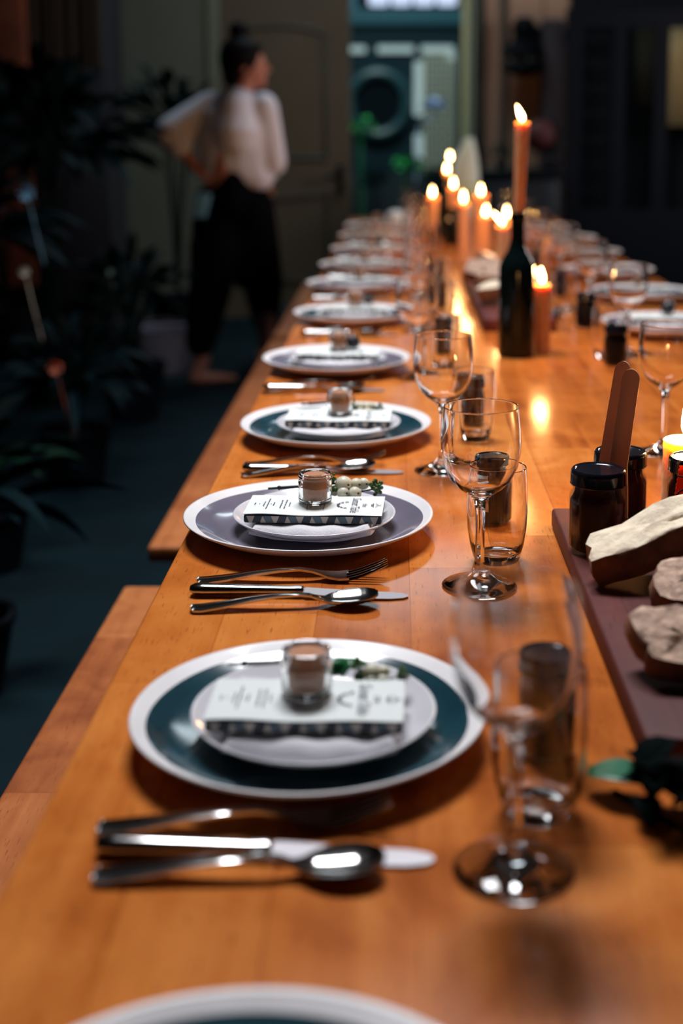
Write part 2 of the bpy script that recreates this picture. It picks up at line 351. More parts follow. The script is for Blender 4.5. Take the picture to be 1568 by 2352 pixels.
# lattice with bars
bm = bmesh.new(); A, B = cp(972, 396, CY-.24), cp(1044, 122, CY-.24)
n = 19
for i in range(n+1):
    z = A.z+(B.z-A.z)*i/n; box(bm, A.x, B.x, CY-.25, CY-.24, z-.007, z+.007)
for i in range(8):
    x = A.x+(B.x-A.x)*i/7; box(bm, x-.005, x+.005, CY-.265, CY-.25, A.z-.02, B.z)
tag(obj('wire_lattice', bm, P('pale_wire', (0.50, 0.50, 0.42), .6), smooth=False), 'tall pale wire lattice standing in the yard behind the doorway', 'lattice')
# round mirror / ring
bm = bmesh.new(); c = cp(868, 238, CY-.06); Rr = 68*CY/3000
for k in range(40): pass
pts = [(c.x+Rr*.95*math.cos(a), CY-.06, c.z+Rr*math.sin(a)) for a in [2*PI*i/40 for i in range(40)]]
t_ = thing('round_mirror', 'dark round mirror with a wide teal frame in the yard', 'mirror', (0, 0, 0))
frame_tube(bm, pts, .05); obj('mirror_frame', bm, P('teal_frame', (0.014, 0.055, 0.07), .4), t_)
bm = bmesh.new(); lathe(bm, [(0, -.01), (Rr*.97, -.01), (Rr*.97, .01), (0, .01)], 40)
for v in bm.verts: v.co = Vector((c.x+v.co.x, CY-.02+v.co.z, c.z+v.co.y))
obj('mirror_glass', bm, P('dark_mirror', (0.002, 0.006, 0.010), .7, spec=.1), t_)
bm = bmesh.new(); box(bm, cp(806, 700).x-1, cp(1075, 700).x+1, CY-.28, CY-.2, 0, cp(0, 400, CY-.25).z)
tag(obj('planter_wall', bm, P('dark_planter', (0.008, 0.018, 0.026), .6), smooth=False), 'low dark planter wall behind the far end of the table', 'wall')

# leaves --------------------------------------------------------------
def leaf(bm, base, d, L, W, droop=.4, mi=0, n=6, fold=.25, roll=0):
    d = Vector(d).normalized(); side = d.cross(Vector((0, 0, 1)));
    if side.length < .1: side = Vector((1, 0, 0))
    side.normalize(); up = side.cross(d).normalized()
    if roll: R = Matrix.Rotation(roll, 3, d); side = R@side; up = R@up
    rows = []
    for i in range(n+1):
        t = i/n; wv = W*(math.sin(PI*min(1, t*.9+.06))**.8)*(1-t*.25) if i < n else 0.0008
        p = Vector(base)+d*L*t - Vector((0, 0, 1))*droop*L*t*t
        rows.append([bm.verts.new(p-side*wv*.5+up*wv*fold), bm.verts.new(p), bm.verts.new(p+side*wv*.5+up*wv*fold)])
    for a, b in zip(rows, rows[1:]):
        for k in (0, 1):
            f = bm.faces.new((a[k], a[k+1], b[k+1], b[k])); f.material_index = mi
def foliage(bm, c, R, nL, L, W, seed, mats=2, upb=.3, zs=1.0, stems=True):
    rd = random.Random(seed)
    for i in range(nL):
        a = rd.uniform(0, 2*PI); e = rd.uniform(-.3, 1.1); r = R*rd.uniform(.25, 1)
        d = Vector((math.cos(a)*math.cos(e), math.sin(a)*math.cos(e), math.sin(e)+upb))
        p = Vector(c)+Vector((math.cos(a)*r*math.cos(e), math.sin(a)*r*math.cos(e), math.sin(e)*r*zs))
        leaf(bm, p, d, L*rd.uniform(.6, 1.2), W*rd.uniform(.6, 1.2), rd.uniform(.2, .8), rd.randrange(mats), roll=rd.uniform(-.8, .8))
        if stems and i % 4 == 0:
            tube(bm, [Vector(c)-Vector((0, 0, R*.6*zs)), (Vector(c)+p)*.5, p], .004, 4, mi=0, caps=False)
def solid(o, t=.0012):
    m = o.modifiers.new('thickness', 'SOLIDIFY'); m.thickness = t; return o
for i, (px, py, Rr, nn, mm, lb) in enumerate(((828, 300, .17, 40, (M_LEAFGR, P('bright_leaf', (0.04, .42, .10), .5)), 'bright green climbing plant at the left edge of the doorway'),
        (930, 385, .16, 40, (M_LEAFGR, MATS['bright_leaf']), 'green bushy plant below the round mirror in the yard'),
        (1000, 415, .20, 50, (M_LEAF, M_LEAFBLUE), 'dark bushy plant below the lattice in the yard'),
        (860, 420, .18, 50, (M_LEAF, M_LEAFBLUE), 'dark bushy plant at the lower left of the yard'))):
    c = cp(px, py, CY-.75-.1*i); bm = bmesh.new(); foliage(bm, (0, 0, 0), Rr*.6, nn, .10, .045, 50+i)
    r0 = thing('yard_plant', lb, 'plant', (c.x, c.y, 0), 0, 'yard plants')
    for v in bm.verts: v.co.z += c.z
    tube(bm, [(0, 0, .02), (.01, 0, c.z*.5), (0, 0, c.z)], .012, 6)
    obj('foliage', bm, list(mm), r0)
# white paper flowers on a wire hanging in front of the lattice
bm = bmesh.new(); c = cp(997, 243, CY-.7)
for i in range(26):
    a = i*2.4; leaf(bm, c+Vector((0, 0, -.02)), (math.cos(a), math.sin(a)*.6, .5+.5*math.cos(i)), .12, .08, .1)
leaf(bm, cp(960, 288, CY-.7), (1, 0, .4), .2, .06, .1); leaf(bm, cp(985, 272, CY-.7), (1, 0, .5), .12, .05, .1)
tube(bm, [c, cp(985, 272, CY-.7), cp(962, 290, CY-.7), cp(955, 420, CY-.7)], .006, 5)
tag(obj('white_blossom', bm, P('blue_white_petal', (0.45, 0.52, 0.75), .7)), 'pale blue-white blossom on a stem before the lattice', 'flower')

# ------------------------------------------------------------------ back-right : lantern, hat, glazed black screen, counter
SY = 7.55
def frame_box(bm, a, b, c, d, Y, t=.05, M=None):
    A, B = atY(a, d, Y), atY(b, c, Y); box(bm, A.x, B.x, Y, Y+t, A.z, B.z)
r0 = thing('glazed_screen', 'tall black glazed screen standing against the right of the back wall', 'screen', (0, 0, 0))
bm = bmesh.new()
z0 = .02
def fb(a, b, c, d): 
    A, B = atY(a, 400, SY), atY(b, 400, SY); box(bm, A.x, B.x, SY, SY+.07, (z0 if d is None else atY(0, d, SY).z), atY(0, c, SY).z)
fb(1296, 1334, 20, None); fb(1334, 1800, 20, 62); fb(1402, 1432, 62, None); fb(1496, 1530, 62, None)
fb(1650, 1690, 62, None); fb(1334, 1402, 480, None); fb(1432, 1496, 480, None); fb(1530, 1650, 480, None)
obj('screen_frame', bm, M_BLACK, r0, smooth=False)
for y in (85, 142, 200, 258, 316, 374, 430):
    bm = bmesh.new(); A, B = atY(1334, y+7, SY), atY(1402, y, SY); box(bm, A.x, B.x, SY+.01, SY+.05, A.z, B.z)
    obj('glazing_bar', bm, M_BLACK, r0, smooth=False)
M_PANE = thin_glass('smoked_pane', (.9, .92, .92), .2)
for (a, b) in ((1334, 1402), (1432, 1496), (1530, 1650)):
    bm = bmesh.new(); A, B = atY(a, 480, SY), atY(b, 62, SY); box(bm, A.x, B.x, SY+.03, SY+.036, A.z, B.z); obj('pane', bm, M_PANE, r0, smooth=False)
# warm curtain behind the right-hand pane, grey one in the middle
for (a, b, m, lb, top, bot) in ((1528, 1700, P('cream_curtain', (0.90, 0.70, 0.38), .9), 'cream curtain behind the rightmost pane of the black screen', 30, 290), (1470, 1520, P('taupe_curtain', (0.13, 0.12, 0.09), .9), 'grey-brown curtain behind the middle pane of the screen', 30, 240)):
    bm = bmesh.new(); A, B = atY(a, bot, SY+.2), atY(b, top, SY+.2); n = 60; rows = []
    for z in (A.z, B.z):
        rows.append([bm.verts.new((A.x+(B.x-A.x)*i/n, SY+.22+(.12 if a < 1500 else 0)+.02*math.sin(i*.9)+.01*math.sin(i*.37), z)) for i in range(n+1)])
    for i in range(n): bm.faces.new((rows[0][i], rows[0][i+1], rows[1][i+1], rows[1][i]))
    cr = thing('curtain', lb, 'curtain', (0, 0, 0)); solid(obj('curtain_cloth', bm, m, cr), .004)
    bm = bmesh.new(); tube(bm, [(A.x-.03, SY+.22+(.12 if a < 1500 else 0), B.z), (B.x+.03, SY+.22+(.12 if a < 1500 else 0), B.z)], .012, 8)
    for xx in (A.x+.02, B.x-.02): tube(bm, [(xx, SY+.22+(.12 if a < 1500 else 0), B.z), (xx, WY-.002, B.z)], .008, 6)
    obj('curtain_rail', bm, M_BLACK, cr)
r0 = thing('wall_lantern', 'black wall lantern on the warm wall right of the doorway', 'lantern', (0, 0, 0))
c = atY(1203, 105, WY-.17)
bm = bmesh.new(); lathe(bm, [(0, .17), (.05, .16), (.075, .10), (.055, .06), (.06, .03), (.125, -.02), (.13, -.06), (.0, -.06)], 24, cx=c.x, cy=c.y, cz=c.z); obj('hood', bm, M_BLACK, r0)
bm = bmesh.new(); lathe(bm, [(0, -.06), (.07, -.06), (.07, -.10), (0, -.10)], 20, cx=c.x, cy=c.y, cz=c.z); obj('lamp_glass', bm, P('dull_lamp_glass', (0.05, 0.08, 0.08), .2), r0)
bm = bmesh.new(); lathe(bm, [(0, -.09), (.13, -.10), (.14, -.13), (.06, -.17), (0, -.18)], 24, cx=c.x, cy=c.y, cz=c.z); obj('cage_base', bm, M_BLACK, r0)
bm = bmesh.new(); tube(bm, [(c.x, c.y, c.z), (c.x, WY-.01, c.z+.05)], .02, 8); box(bm, c.x-.05, c.x+.05, WY-.015, WY, c.z-.1, c.z+.14); box(bm, c.x+.0, c.x+.3, WY-.03, WY, c.z+.03, c.z+.12); obj('bracket', bm, M_BLACK, r0)
c = atY(1243, 312, 7.66)
bm = bmesh.new()
lathe(bm, [(0, .095), (.04, .09), (.085, .05), (.10, 0), (.085, -.05), (.04, -.09), (0, -.095)], 24, cx=c.x, cy=c.y, cz=c.z)
r0 = thing('red_lantern', 'dark red round lantern hanging before the wall right of the tall candle', 'lantern', (0, 0, 0))
obj('shade', bm, P('dark_red_paper', (0.07, 0.012, 0.014), .7), r0)
bm = bmesh.new(); tube(bm, [(c.x, c.y, c.z+.09), (c.x, c.y, 3.495)], .004, 6); obj('cord', bm, M_BLACK, r0)
bm = bmesh.new(); A, B = atY(1236, 600, 7.9), atY(1296, 45, 7.9); box(bm, A.x, B.x, 7.86, 8.0, 0.0, B.z, .01)
tag(obj('tall_cupboard', bm, P('plum_grey_paint', (0.045, 0.038, 0.048), .6)), 'plum-grey tall narrow cupboard between warm wall and black screen', 'cupboard')
A, B = atY(1092, 388, 7.6), atY(1280, 388, 7.6)
r0 = thing('sideboard', 'black sideboard below the warm wall right of the doorway', 'sideboard', (0, 0, 0))
bm = bmesh.new(); box(bm, A.x, B.x, 7.4, 7.84, 0.06, A.z-.03, .005); obj('carcass', bm, M_BLACK, r0)
bm = bmesh.new(); box(bm, A.x-.02, B.x+.02, 7.37, 7.84, A.z-.03, A.z, .005); obj('top_board', bm, M_BLACK, r0)
for k in range(2):
    x0 = A.x+.02+k*(B.x-A.x)/2; bm = bmesh.new(); box(bm, x0, x0+(B.x-A.x)/2-.04, 7.38, 7.4, .1, A.z-.06, .003); dd = obj('door', bm, P('black_door', (0.012, 0.018, 0.026), .4), r0)
    bm = bmesh.new(); ball(bm, (x0+.04 if k else x0+(B.x-A.x)/2-.08, 7.37, .55), .012); obj('knob', bm, M_STEEL, dd)
for i, (px, s) in enumerate(((1103, .7), (1150, .8), (1262, .7))):
    c = atY(px, 385, 7.55); bm = bmesh.new(); foliage(bm, (0, 0, .09), .05*s, 26, .07*s, .03*s, 90+i)
    r1 = thing('small_potted_plant', ['small dark leafy plant at the left end of the sideboard', 'small dark leafy plant standing mid sideboard near the grey trim', 'small dark leafy plant at the right end of the sideboard'][i], 'plant', (c.x, 7.55, A.z), 0, 'plants on the sideboard')
    obj('foliage', bm, [M_LEAF, M_LEAFBLUE], r1)
    bm = bmesh.new(); lathe(bm, [(0, 0), (.025, 0), (.033, .05), (.028, .05), (.0, .045)], 16); obj('pot', bm, M_BLACK, r1)

# ------------------------------------------------------------------ table and benches
TX0, TX1, TY0, TY1 = -0.231, 0.765, -0.35, 6.35
r0 = thing('dining_table', 'long honey-coloured butcher-block dining table set for a candlelit dinner', 'table', (0.267, 3.0, 0))
def loc(bm, r):
    for v in bm.verts: v.co -= Vector(r.location)
bm = bmesh.new(); box(bm, TX0, TX1, TY0, TY1, .71, .75, .004, segs=3); loc(bm, r0); obj('tabletop', bm, M_TABLE, r0)
for (x, y) in ((TX0+.12, .1), (TX1-.12, .1), (TX0+.12, TY1-.3), (TX1-.12, TY1-.3), (TX0+.12, 3.1), (TX1-.12, 3.1)):
    bm = bmesh.new(); box(bm, x-.04, x+.04, y-.04, y+.04, 0, .66, .004); loc(bm, r0); obj('leg', bm, M_TABLE, r0)
for y in (.1, 3.1, TY1-.3):
    bm = bmesh.new(); box(bm, TX0+.08, TX1-.08, y-.04, y+.04, .66, .71, .004); loc(bm, r0); obj('crossbar', bm, M_TABLE, r0)
def bench(lb, y0, y1):
    r = thing('bench', lb, 'bench', (-.31, (y0+y1)/2, 0), 0, 'benches along the left of the table')
    bm = bmesh.new(); box(bm, -.135, .135, -(y1-y0)/2, (y1-y0)/2, .42, .45, .006, segs=3)
    # rounded ends
    o = obj('seat', bm, M_BENCH, r)
    for s in (-1, 1):
        for x in (-.09, .09):
            bm = bmesh.new(); box(bm, x-.02, x+.02, s*((y1-y0)/2-.2)-.02, s*((y1-y0)/2-.2)+.02, 0, .42, .003); obj('leg', bm, M_BENCH, r)
    return r
bench('nearest wooden bench tucked beside the table, lower left', -.2, 2.04)
bench('second wooden bench beyond the nearest one, along the left', 2.24, 4.5)
bench('farthest wooden bench along the left side of the table', 4.62, 6.3)

# ------------------------------------------------------------------ crockery
def wobf(seed, amp):
    ph = [random.Random(seed+j).uniform(0, 6.28) for j in range(4)]
    return lambda a: amp*(math.sin(2*a+ph[0])+.5*math.sin(3*a+ph[1])+.35*math.sin(5*a+ph[2]))
def charger(R, glaze, seed, rim):
    w0 = wobf(seed, .006); w1 = wobf(seed+9, .011)
    prof = [(0, .003), (R*.50, .003), (R*.52, 0), (R*.56, 0), (R*.60, .004), (R*.85, .012), (R*.98, .0215), (R, .0235), (R*.995, .025), (R*.975, .0245), (R-rim, .0195), (R-rim-.001, .0193), (R*.84, .0135), (R*.74, .0095), (R*.66, .0078), (R*.4, .0072), (0, .007)]
    bm = bmesh.new()
    def wob(a, k):
        if k == 0: return 0
        if k in (10, 11): return w0(a)+w1(a)
        if k >= 5 and k <= 9: return w0(a)
        return w0(a)*.4
    lathe(bm, prof, 96, wob=wob, matf=lambda k: 1 if k >= 11 else 0)
    o = obj('dinner_plate', bm, [M_CREAM, glaze], angle=0)
    return o
def side_prof(R): return [(0, .003), (R*.5, .003), (R*.52, 0), (R*.57, 0), (R*.62, .003), (R*.88, .010), (R*.99, .0165), (R, .018), (R*.985, .0185), (R*.97, .0178), (R*.86, .0105), (R*.78, .0068), (R*.68, .0055), (0, .005)]
def side_plate(R):
    bm = bmesh.new(); w0 = wobf(33, .004)
    lathe(bm, side_prof(R), 80, wob=lambda a, k: w0(a) if 4 < k < 12 else 0); return obj('side_plate', bm, M_WHITEP, angle=0)
def napkin():
    bm = bmesh.new(); W, D = .128, .112; nx, ny = 28, 24
    def zb(x, y):
        r = math.hypot(x, y); return max(0, (r-.066))*.30
    top = {}; bot = {}
    for i in range(nx+1):
        for j in range(ny+1):
            u, v = i/nx, j/ny; x = (u-.5)*W + (.003*math.sin(v*5)); y = (v-.5)*D + .0035*math.sin(u*6+1)*(1-v) - .003*math.sin(PI*u)*(1-v)
            b = zb(x, y); edge = min(v*D, .02)/.02; e2 = min(min(u, 1-u)*W, .006)/.006
            th = .0035 + .0095*math.sqrt(max(0, 1-(1-edge)**2))*math.sqrt(max(0, 1-(1-e2)**2))*(1-.25*v) + .0008*math.sin(x*180+y*60)
            top[i, j] = bm.verts.new((x, y, b+th)); bot[i, j] = bm.verts.new((x, y, b))
    for i in range(nx):
        for j in range(ny):
            bm.faces.new((top[i, j], top[i+1, j], top[i+1, j+1], top[i, j+1])); bm.faces.new((bot[i, j], bot[i, j+1], bot[i+1, j+1], bot[i+1, j]))
    for i in range(nx):
        bm.faces.new((bot[i, 0], bot[i+1, 0], top[i+1, 0], top[i, 0])); bm.faces.new((bot[i+1, ny], bot[i, ny], top[i, ny], top[i+1, ny]))
    for j in range(ny):
        bm.faces.new((bot[0, j+1], bot[0, j], top[0, j], top[0, j+1])); bm.faces.new((bot[nx, j], bot[nx, j+1], top[nx, j+1], top[nx, j]))
    return obj('napkin', bm, M_NAPKIN, angle=60)
BW, BD, BH = .146, .070, .0088
def choc_bar():
    bm = bmesh.new(); box(bm, -BW/2, BW/2, -BD/2, BD/2, 0, BH, .0022, segs=3)
    # printed triangles on the long front and back faces
    def para(pts, mi, yy):
        vs = [bm.verts.new((x, yy, z)) for x, z in pts]; f = bm.faces.new(vs if yy < 0 else list(reversed(vs))); f.material_index = mi
    per = .0262; zt, zb_ = BH-.0008, .0006; x = -BW/2+.003; y0 = -BD/2-.00015
    def clip(p): return [(max(-BW/2+.0018, min(BW/2-.0018, a)), b) for a, b in p]
    k = 0
    while x < BW/2-.003:
        for yy in (y0,):
            para(clip([(x, zt), (x+.0012, zb_+.002), (x+.0035, zb_), (x+.0058, zb_), (x+.0085, zt)][::-1] if False else [(x+.0030, zb_), (x+.0058, zb_), (x+.0088, zt), (x, zt)]), 2, yy)
            para(clip([(x+.0058, zb_), (x+.0145, zb_), (x+.0172, zt), (x+.0088, zt)]), 1, yy)
            para(clip([(x+.0145, zb_), (x+.0212, zb_), (x+.0172, zt)]), 2, yy)
            para(clip([(x+.0212, zb_), (x+per+.0030, zb_), (x+per, zt), (x+.0172, zt)]), 3, yy)
        x += per
    return obj('chocolate_bar', bm, [M_NAVY, M_NAVY, M_STONE, M_SLATE], smooth=False)
def text_mesh(s, size, shear=0.0, extrude=.0):
    cu = bpy.data.curves.new('t', 'FONT'); cu.body = s; cu.size = size; cu.shear = shear; cu.extrude = extrude; cu.align_x = 'CENTER'; cu.align_y = 'CENTER'; cu.resolution_u = 3
    o = bpy.data.objects.new('t', cu); COL.objects.link(o); dg = bpy.context.evaluated_depsgraph_get(); dg.update()
    me = bpy.data.meshes.new_from_object(o.evaluated_get(dg)); bpy.data.objects.remove(o); return me
def menu_card():
    bm = bmesh.new(); n = 24; T = .0006; W, D = .147, .071
    def zz(u, v): return .0004*math.sin(u*7+.5) + .0006*(1-v)*math.sin(u*11)
    g = [[[bm.verts.new(((i/n-.5)*W, (j/6-.5)*D, t+zz(i/n, j/6)+.001)) for j in range(7)] for i in range(n+1)] for t in (0, T)]
    for i in range(n):
        for j in range(6):
            bm.faces.new((g[1][i][j], g[1][i+1][j], g[1][i+1][j+1], g[1][i][j+1])); bm.faces.new((g[0][i][j], g[0][i][j+1], g[0][i+1][j+1], g[0][i+1][j]))
        bm.faces.new((g[0][i][0], g[0][i+1][0], g[1][i+1][0], g[1][i][0])); bm.faces.new((g[0][i+1][6], g[0][i][6], g[1][i][6], g[1][i+1][6]))
    for j in range(6):
        bm.faces.new((g[0][0][j+1], g[0][0][j], g[1][0][j], g[1][0][j+1])); bm.faces.new((g[0][n][j], g[0][n][j+1], g[1][n][j+1], g[1][n][j]))
    o = obj('menu_card', bm, M_PAPER, angle=60)
    # the hand-lettered print: page top points along +X, lines run from back to front
    bm = bmesh.new()
    def addt(s, size, px, py, shear=0, sx=1.0):
        me = text_mesh(s, size, shear); b2 = bmesh.new(); b2.from_mesh(me)
        for v in b2.verts:
            x, y = v.co.x*sx, v.co.y; v.co = Vector((px+y, py-x, .0026))
        m2 = bpy.data.meshes.new('x'); b2.to_mesh(m2); b2.free(); bm.from_mesh(m2); bpy.data.meshes.remove(m2); bpy.data.meshes.remove(me)
    addt('Sunset Table', .0135, .043, 0, .35, .78)
    addt('the', .0085, .0535, 0, .3)
    def bar(x, y, w_, h_=.0011):
        vs = [bm.verts.new(p) for p in ((x-h_/2, y-w_/2, .0026), (x+h_/2, y-w_/2, .0026), (x+h_/2, y+w_/2, .0026), (x-h_/2, y+w_/2, .0026))]; bm.faces.new(vs)
    # little crown of sprigs at the top of the page
    for q in range(5): bar(.0655+.0012*(2-abs(q-2)), (q-2)*.0025, .0012, .0018)
    bar(.0625, 0, .012, .0009); bar(.069, 0, .0016, .004); bar(.061, 0, .006, .0013)
    # garland swirl
    for q in range(15):
        a = (q-7)*.17; bar(.0235+.008*(1-math.cos(a*1.2))*1.5+.0008*(q % 2), math.sin(a)*.0125, .0021, .0015+.0006*(q % 3))
    rd = random.Random(5)
    for (x, wd) in ((.010, .036), (.006, .018), (-.004, .030), (-.008, .034), (-.028, .014), (-.0325, .032), (-.037, .030), (-.045, .012), (-.0515, .040), (-.0555, .018)):
        y = -wd/2
        while y < wd/2-.001:
            l = rd.uniform(.0015, .0045); l = min(l, wd/2-y); bar(x+rd.uniform(-.0002, .0002), -(y+l/2), l, .0012); y += l+.0009
    bar(-.0480, 0, .0045, .0006); bar(-.0605, 0, .0045, .0006); bar(-.0655, .0025, .003, .0012); bar(-.0655, -.002, .0025, .0012)
    t = obj('lettering', bm, M_INK, o, smooth=False); tag(t, 'dark hand-lettered menu print')
    return o
def jar_glass(bm, R, h, t, neck, base=.004, n=40):
    prof = [(0, 0), (R*.86, 0), (R*.97, .0015), (R, .004), (R, h*.68), (R*.99, h*.74), (neck, h*.80), (neck+.0008, h*.86), (neck, h*.90), (neck+.0008, h*.95), (neck, h), (neck-t*.5, h+.0004), (neck-t, h), (neck-t, h*.8), (R-t*1.2, h*.72), (R-t, h*.66), (R-t, base+.003), (R*.8, base), (0, base)]
    lathe(bm, prof, n)
def filled_jar():
    r = thing('honey_jar', '', 'jar')
    bm = bmesh.new(); jar_glass(bm, .0183, .0335, .0022, .0172, .0035); obj('jar_glass', bm, M_GLASS, r)
    bm = bmesh.new(); lathe(bm, [(0, .0042), (.0128, .0042), (.0134, .006), (.0134, .030), (.0125, .0312), (0, .0308)], 32); obj('filling', bm, M_PEACH, r)
    return r
def preserve_jar(R=.023, h=.072, content=None, label=True):
    r = thing('preserve_jar', '', 'jar')
    content = content or M_JAMDARK
    bm = bmesh.new(); jar_glass(bm, R, h, .0009, R*.88, .003); obj('jar_glass', bm, M_JARG, r)
    bm = bmesh.new(); lathe(bm, [(0, .0034), (R*.8, .0034), (R-.0011, .007), (R-.0011, h*.66), (R*.82, h*.76), (R*.78, h*.86), (0, h*.86)], 32); obj('contents', bm, content, r)
    L = R*.96; bm = bmesh.new()
    lathe(bm, [(0, h+.0045), (L*.80, h+.0045), (L*.84, h+.0055), (L*.93, h+.0055), (L*.98, h+.004), (L, h+.001), (L, h-.008), (L+.0005, h-.009), (L, h-.010), (R*.9, h-.0095), (R*.9, h+.001), (0, h+.002)], 40); obj('lid', bm, M_BLACKLID, r)
    return r
def wine_glass():
    bm = bmesh.new(); H = .178
    out = [(0, 0), (.030, 0), (.0355, .0006), (.0366, .0013), (.0355, .0021), (.028, .0042), (.016, .0085), (.0085, .0135), (.0052, .020), (.0045, .030), (.0043, .055), (.0047, .075), (.0062, .086), (.0115, .0915), (.021, .098), (.0295, .107), (.0352, .119), (.0378, .132), (.0384, .143), (.0378, .157), (.0366, .168), (.0360, H-.0035), (.03575, H-.0014), (.0357, H-.0008), (.0355, H-.0002), (.0352, H)]
    inn = [(.0349, H-.0002), (.0347, H-.0008), (.03475, H-.0014), (.0350, H-.0035), (.0356, .168), (.0369, .157), (.0375, .143), (.0369, .132), (.0342, .119), (.028, .1078), (.019, .0992), (.0100, .0948), (0, .0938)]
    lathe(bm, out+inn, 64); return obj('wine_glass', bm, M_GLASS, angle=0)
def tumbler():
    bm = bmesh.new(); H = .099
    out = [(0, .001), (.019, .001), (.0205, 0), (.0225, .001), (.0245, .006), (.0278, .019), (.0302, .036), (.031, .054), (.0306, .072), (.0298, .088), (.0294, H-.0035), (.02925, H-.0014), (.0292, H-.0008), (.0290, H-.0002), (.0287, H)]
    inn = [(.0284, H-.0002), (.0282, H-.0008), (.02825, H-.0014), (.0284, H-.0035), (.0289, .088), (.0296, .072), (.0298, .054), (.029, .037), (.0264, .022), (.0235, .013), (.018, .0098), (0, .009)]
    lathe(bm, out+inn, 56); return obj('tumbler', bm, M_GLASS, angle=0)

# cutlery : handle end at the origin, pointing along +X
def ribbon(bm, sec, thick=.0016):
    """sec: list of (x, z, halfwidth, dish) -> closed strip with 5 verts across"""
    top, bot = [], []
    for (x, z, hw, dish) in sec:
        row = [(-1, 1), (-.6, .35), (0, 0), (.6, .35), (1, 1)]
        top.append([bm.verts.new((x, a*hw, z+dish*b)) for a, b in row]); bot.append([bm.verts.new((x, a*hw*.96, z+dish*b-thick)) for a, b in row])
    for i in range(len(sec)-1):
        for k in range(4):
            bm.faces.new((top[i][k], top[i+1][k], top[i+1][k+1], top[i][k+1])); bm.faces.new((bot[i][k], bot[i][k+1], bot[i+1][k+1], bot[i+1][k]))
        bm.faces.new((bot[i][0], bot[i+1][0], top[i+1][0], top[i][0])); bm.faces.new((top[i][4], top[i+1][4], bot[i+1][4], bot[i][4]))
    for k in range(4):
        bm.faces.new((top[0][k], top[0][k+1], bot[0][k+1], bot[0][k])); bm.faces.new((bot[-1][k], bot[-1][k+1], top[-1][k+1], top[-1][k]))
HND = [(0, .0030, .005, .001), (.003, .0032, .0088, -.0006), (.010, .0036, .0098, -.0010), (.030, .0062, .0085, -.0012), (.055, .0100, .0060, -.0012), (.080, .0125, .0045, -.0008), (.100, .0125, .0036, 0), (.112, .0105, .0036, 0)]
def dense(sec, n=4):
    out = []
    for a, b in zip(sec, sec[1:]):
        for k in range(n): out.append(tuple(a[i]+(b[i]-a[i])*k/n for i in range(4)))
    return out+[sec[-1]]
def fork():
    bm = bmesh.new()
    ribbon(bm, dense(HND+[(.120, .0072, .0050, .001), (.128, .0042, .0092, .0018), (.138, .0026, .0115, .0022), (.148, .0034, .0122, .002)], 3), .0022)
    for k in range(4):
        y = (k-1.5)*.0066
        pts = [(.146, y, .0032), (.158, y, .0062), (.172, y*.97, .0112), (.186, y*.93, .0176)]
        tube(bm, catmull(pts, 3), [.0017]*7+[.0014, .0013, .0008], 6)
    return obj('fork', bm, M_STEEL)
def spoon():
    bm = bmesh.new()
    s = [(.118, .0078, .0042, .0), (.124, .0050, .0080, .0018), (.130, .0032, .0128, .0042), (.138, .0024, .0168, .0060), (.147, .0024, .0185, .0068), (.156, .0032, .0180, .0066), (.164, .0052, .0152, .0052), (.170, .0080, .0100, .0030), (.173, .0104, .0040, .0008)]
    ribbon(bm, dense(HND[:-1]+[(.110, .0112, .0036, 0)]+s, 3), .0018); return obj('spoon', bm, M_STEEL)
def knife():
    r = thing('knife', '', 'knife')
    bm = bmesh.new(); secs = [(0, .004), (.004, .0066), (.012, .0072), (.05, .0060), (.095, .0048), (.104, .0056), (.108, .0040)]
    rings = []
    for x, rr in secs: rings.append([bm.verts.new((x, math.cos(a)*rr*1.15, .0062+math.sin(a)*rr*.78)) for a in [2*PI*i/16 for i in range(16)]])
    for A, B in zip(rings, rings[1:]):
        for k in range(16): bm.faces.new((A[k], B[k], B[(k+1) % 16], A[(k+1) % 16]))
    bm.faces.new(rings[0]); bm.faces.new(list(reversed(rings[-1])))
    obj('handle', bm, M_STEEL, r)
    bm = bmesh.new(); s = [(.106, .0062, .0040, 0), (.110, .0060, .0080, 0), (.125, .0046, .0092, 0), (.165, .0022, .0098, 0), (.190, .0018, .0090, 0), (.202, .0017, .0062, 0), (.2065, .0017, .002, 0)]
    ribbon(bm, dense(s, 4), .0012); obj('blade', bm, M_BLADE, r)
    return r

# ------------------------------------------------------------------ prototypes, then one copy per place
PL = {}
def place(o, x, y, z, rz=0.0, lb=None, cat=None, grp=None, rx=0, ry=0):
    c = tree(o); c.location = (x, y, z); c.rotation_euler = (rx, ry, rz); tag(c, lb, cat, grp); return c
def proto(fn, *a, **k): o = fn(*a, **k); return o
pt_charger = {'teal': charger(.135, M_TEAL, 1, .011), 'lilac': charger(.135, M_LILAC, 4, .012)}
pt_side = side_plate(.0885); pt_nap = napkin(); pt_bar = choc_bar(); pt_card = menu_card(); pt_jar = filled_jar()
pt_pres = preserve_jar(); pt_wine = wine_glass(); pt_tum = tumbler(); pt_fork = fork(); pt_spoon = spoon(); pt_knife = knife()
PROTOS = [pt_charger['teal'], pt_charger['lilac'], pt_side, pt_nap, pt_bar, pt_card, pt_jar, pt_pres, pt_wine, pt_tum, pt_fork, pt_spoon, pt_knife]

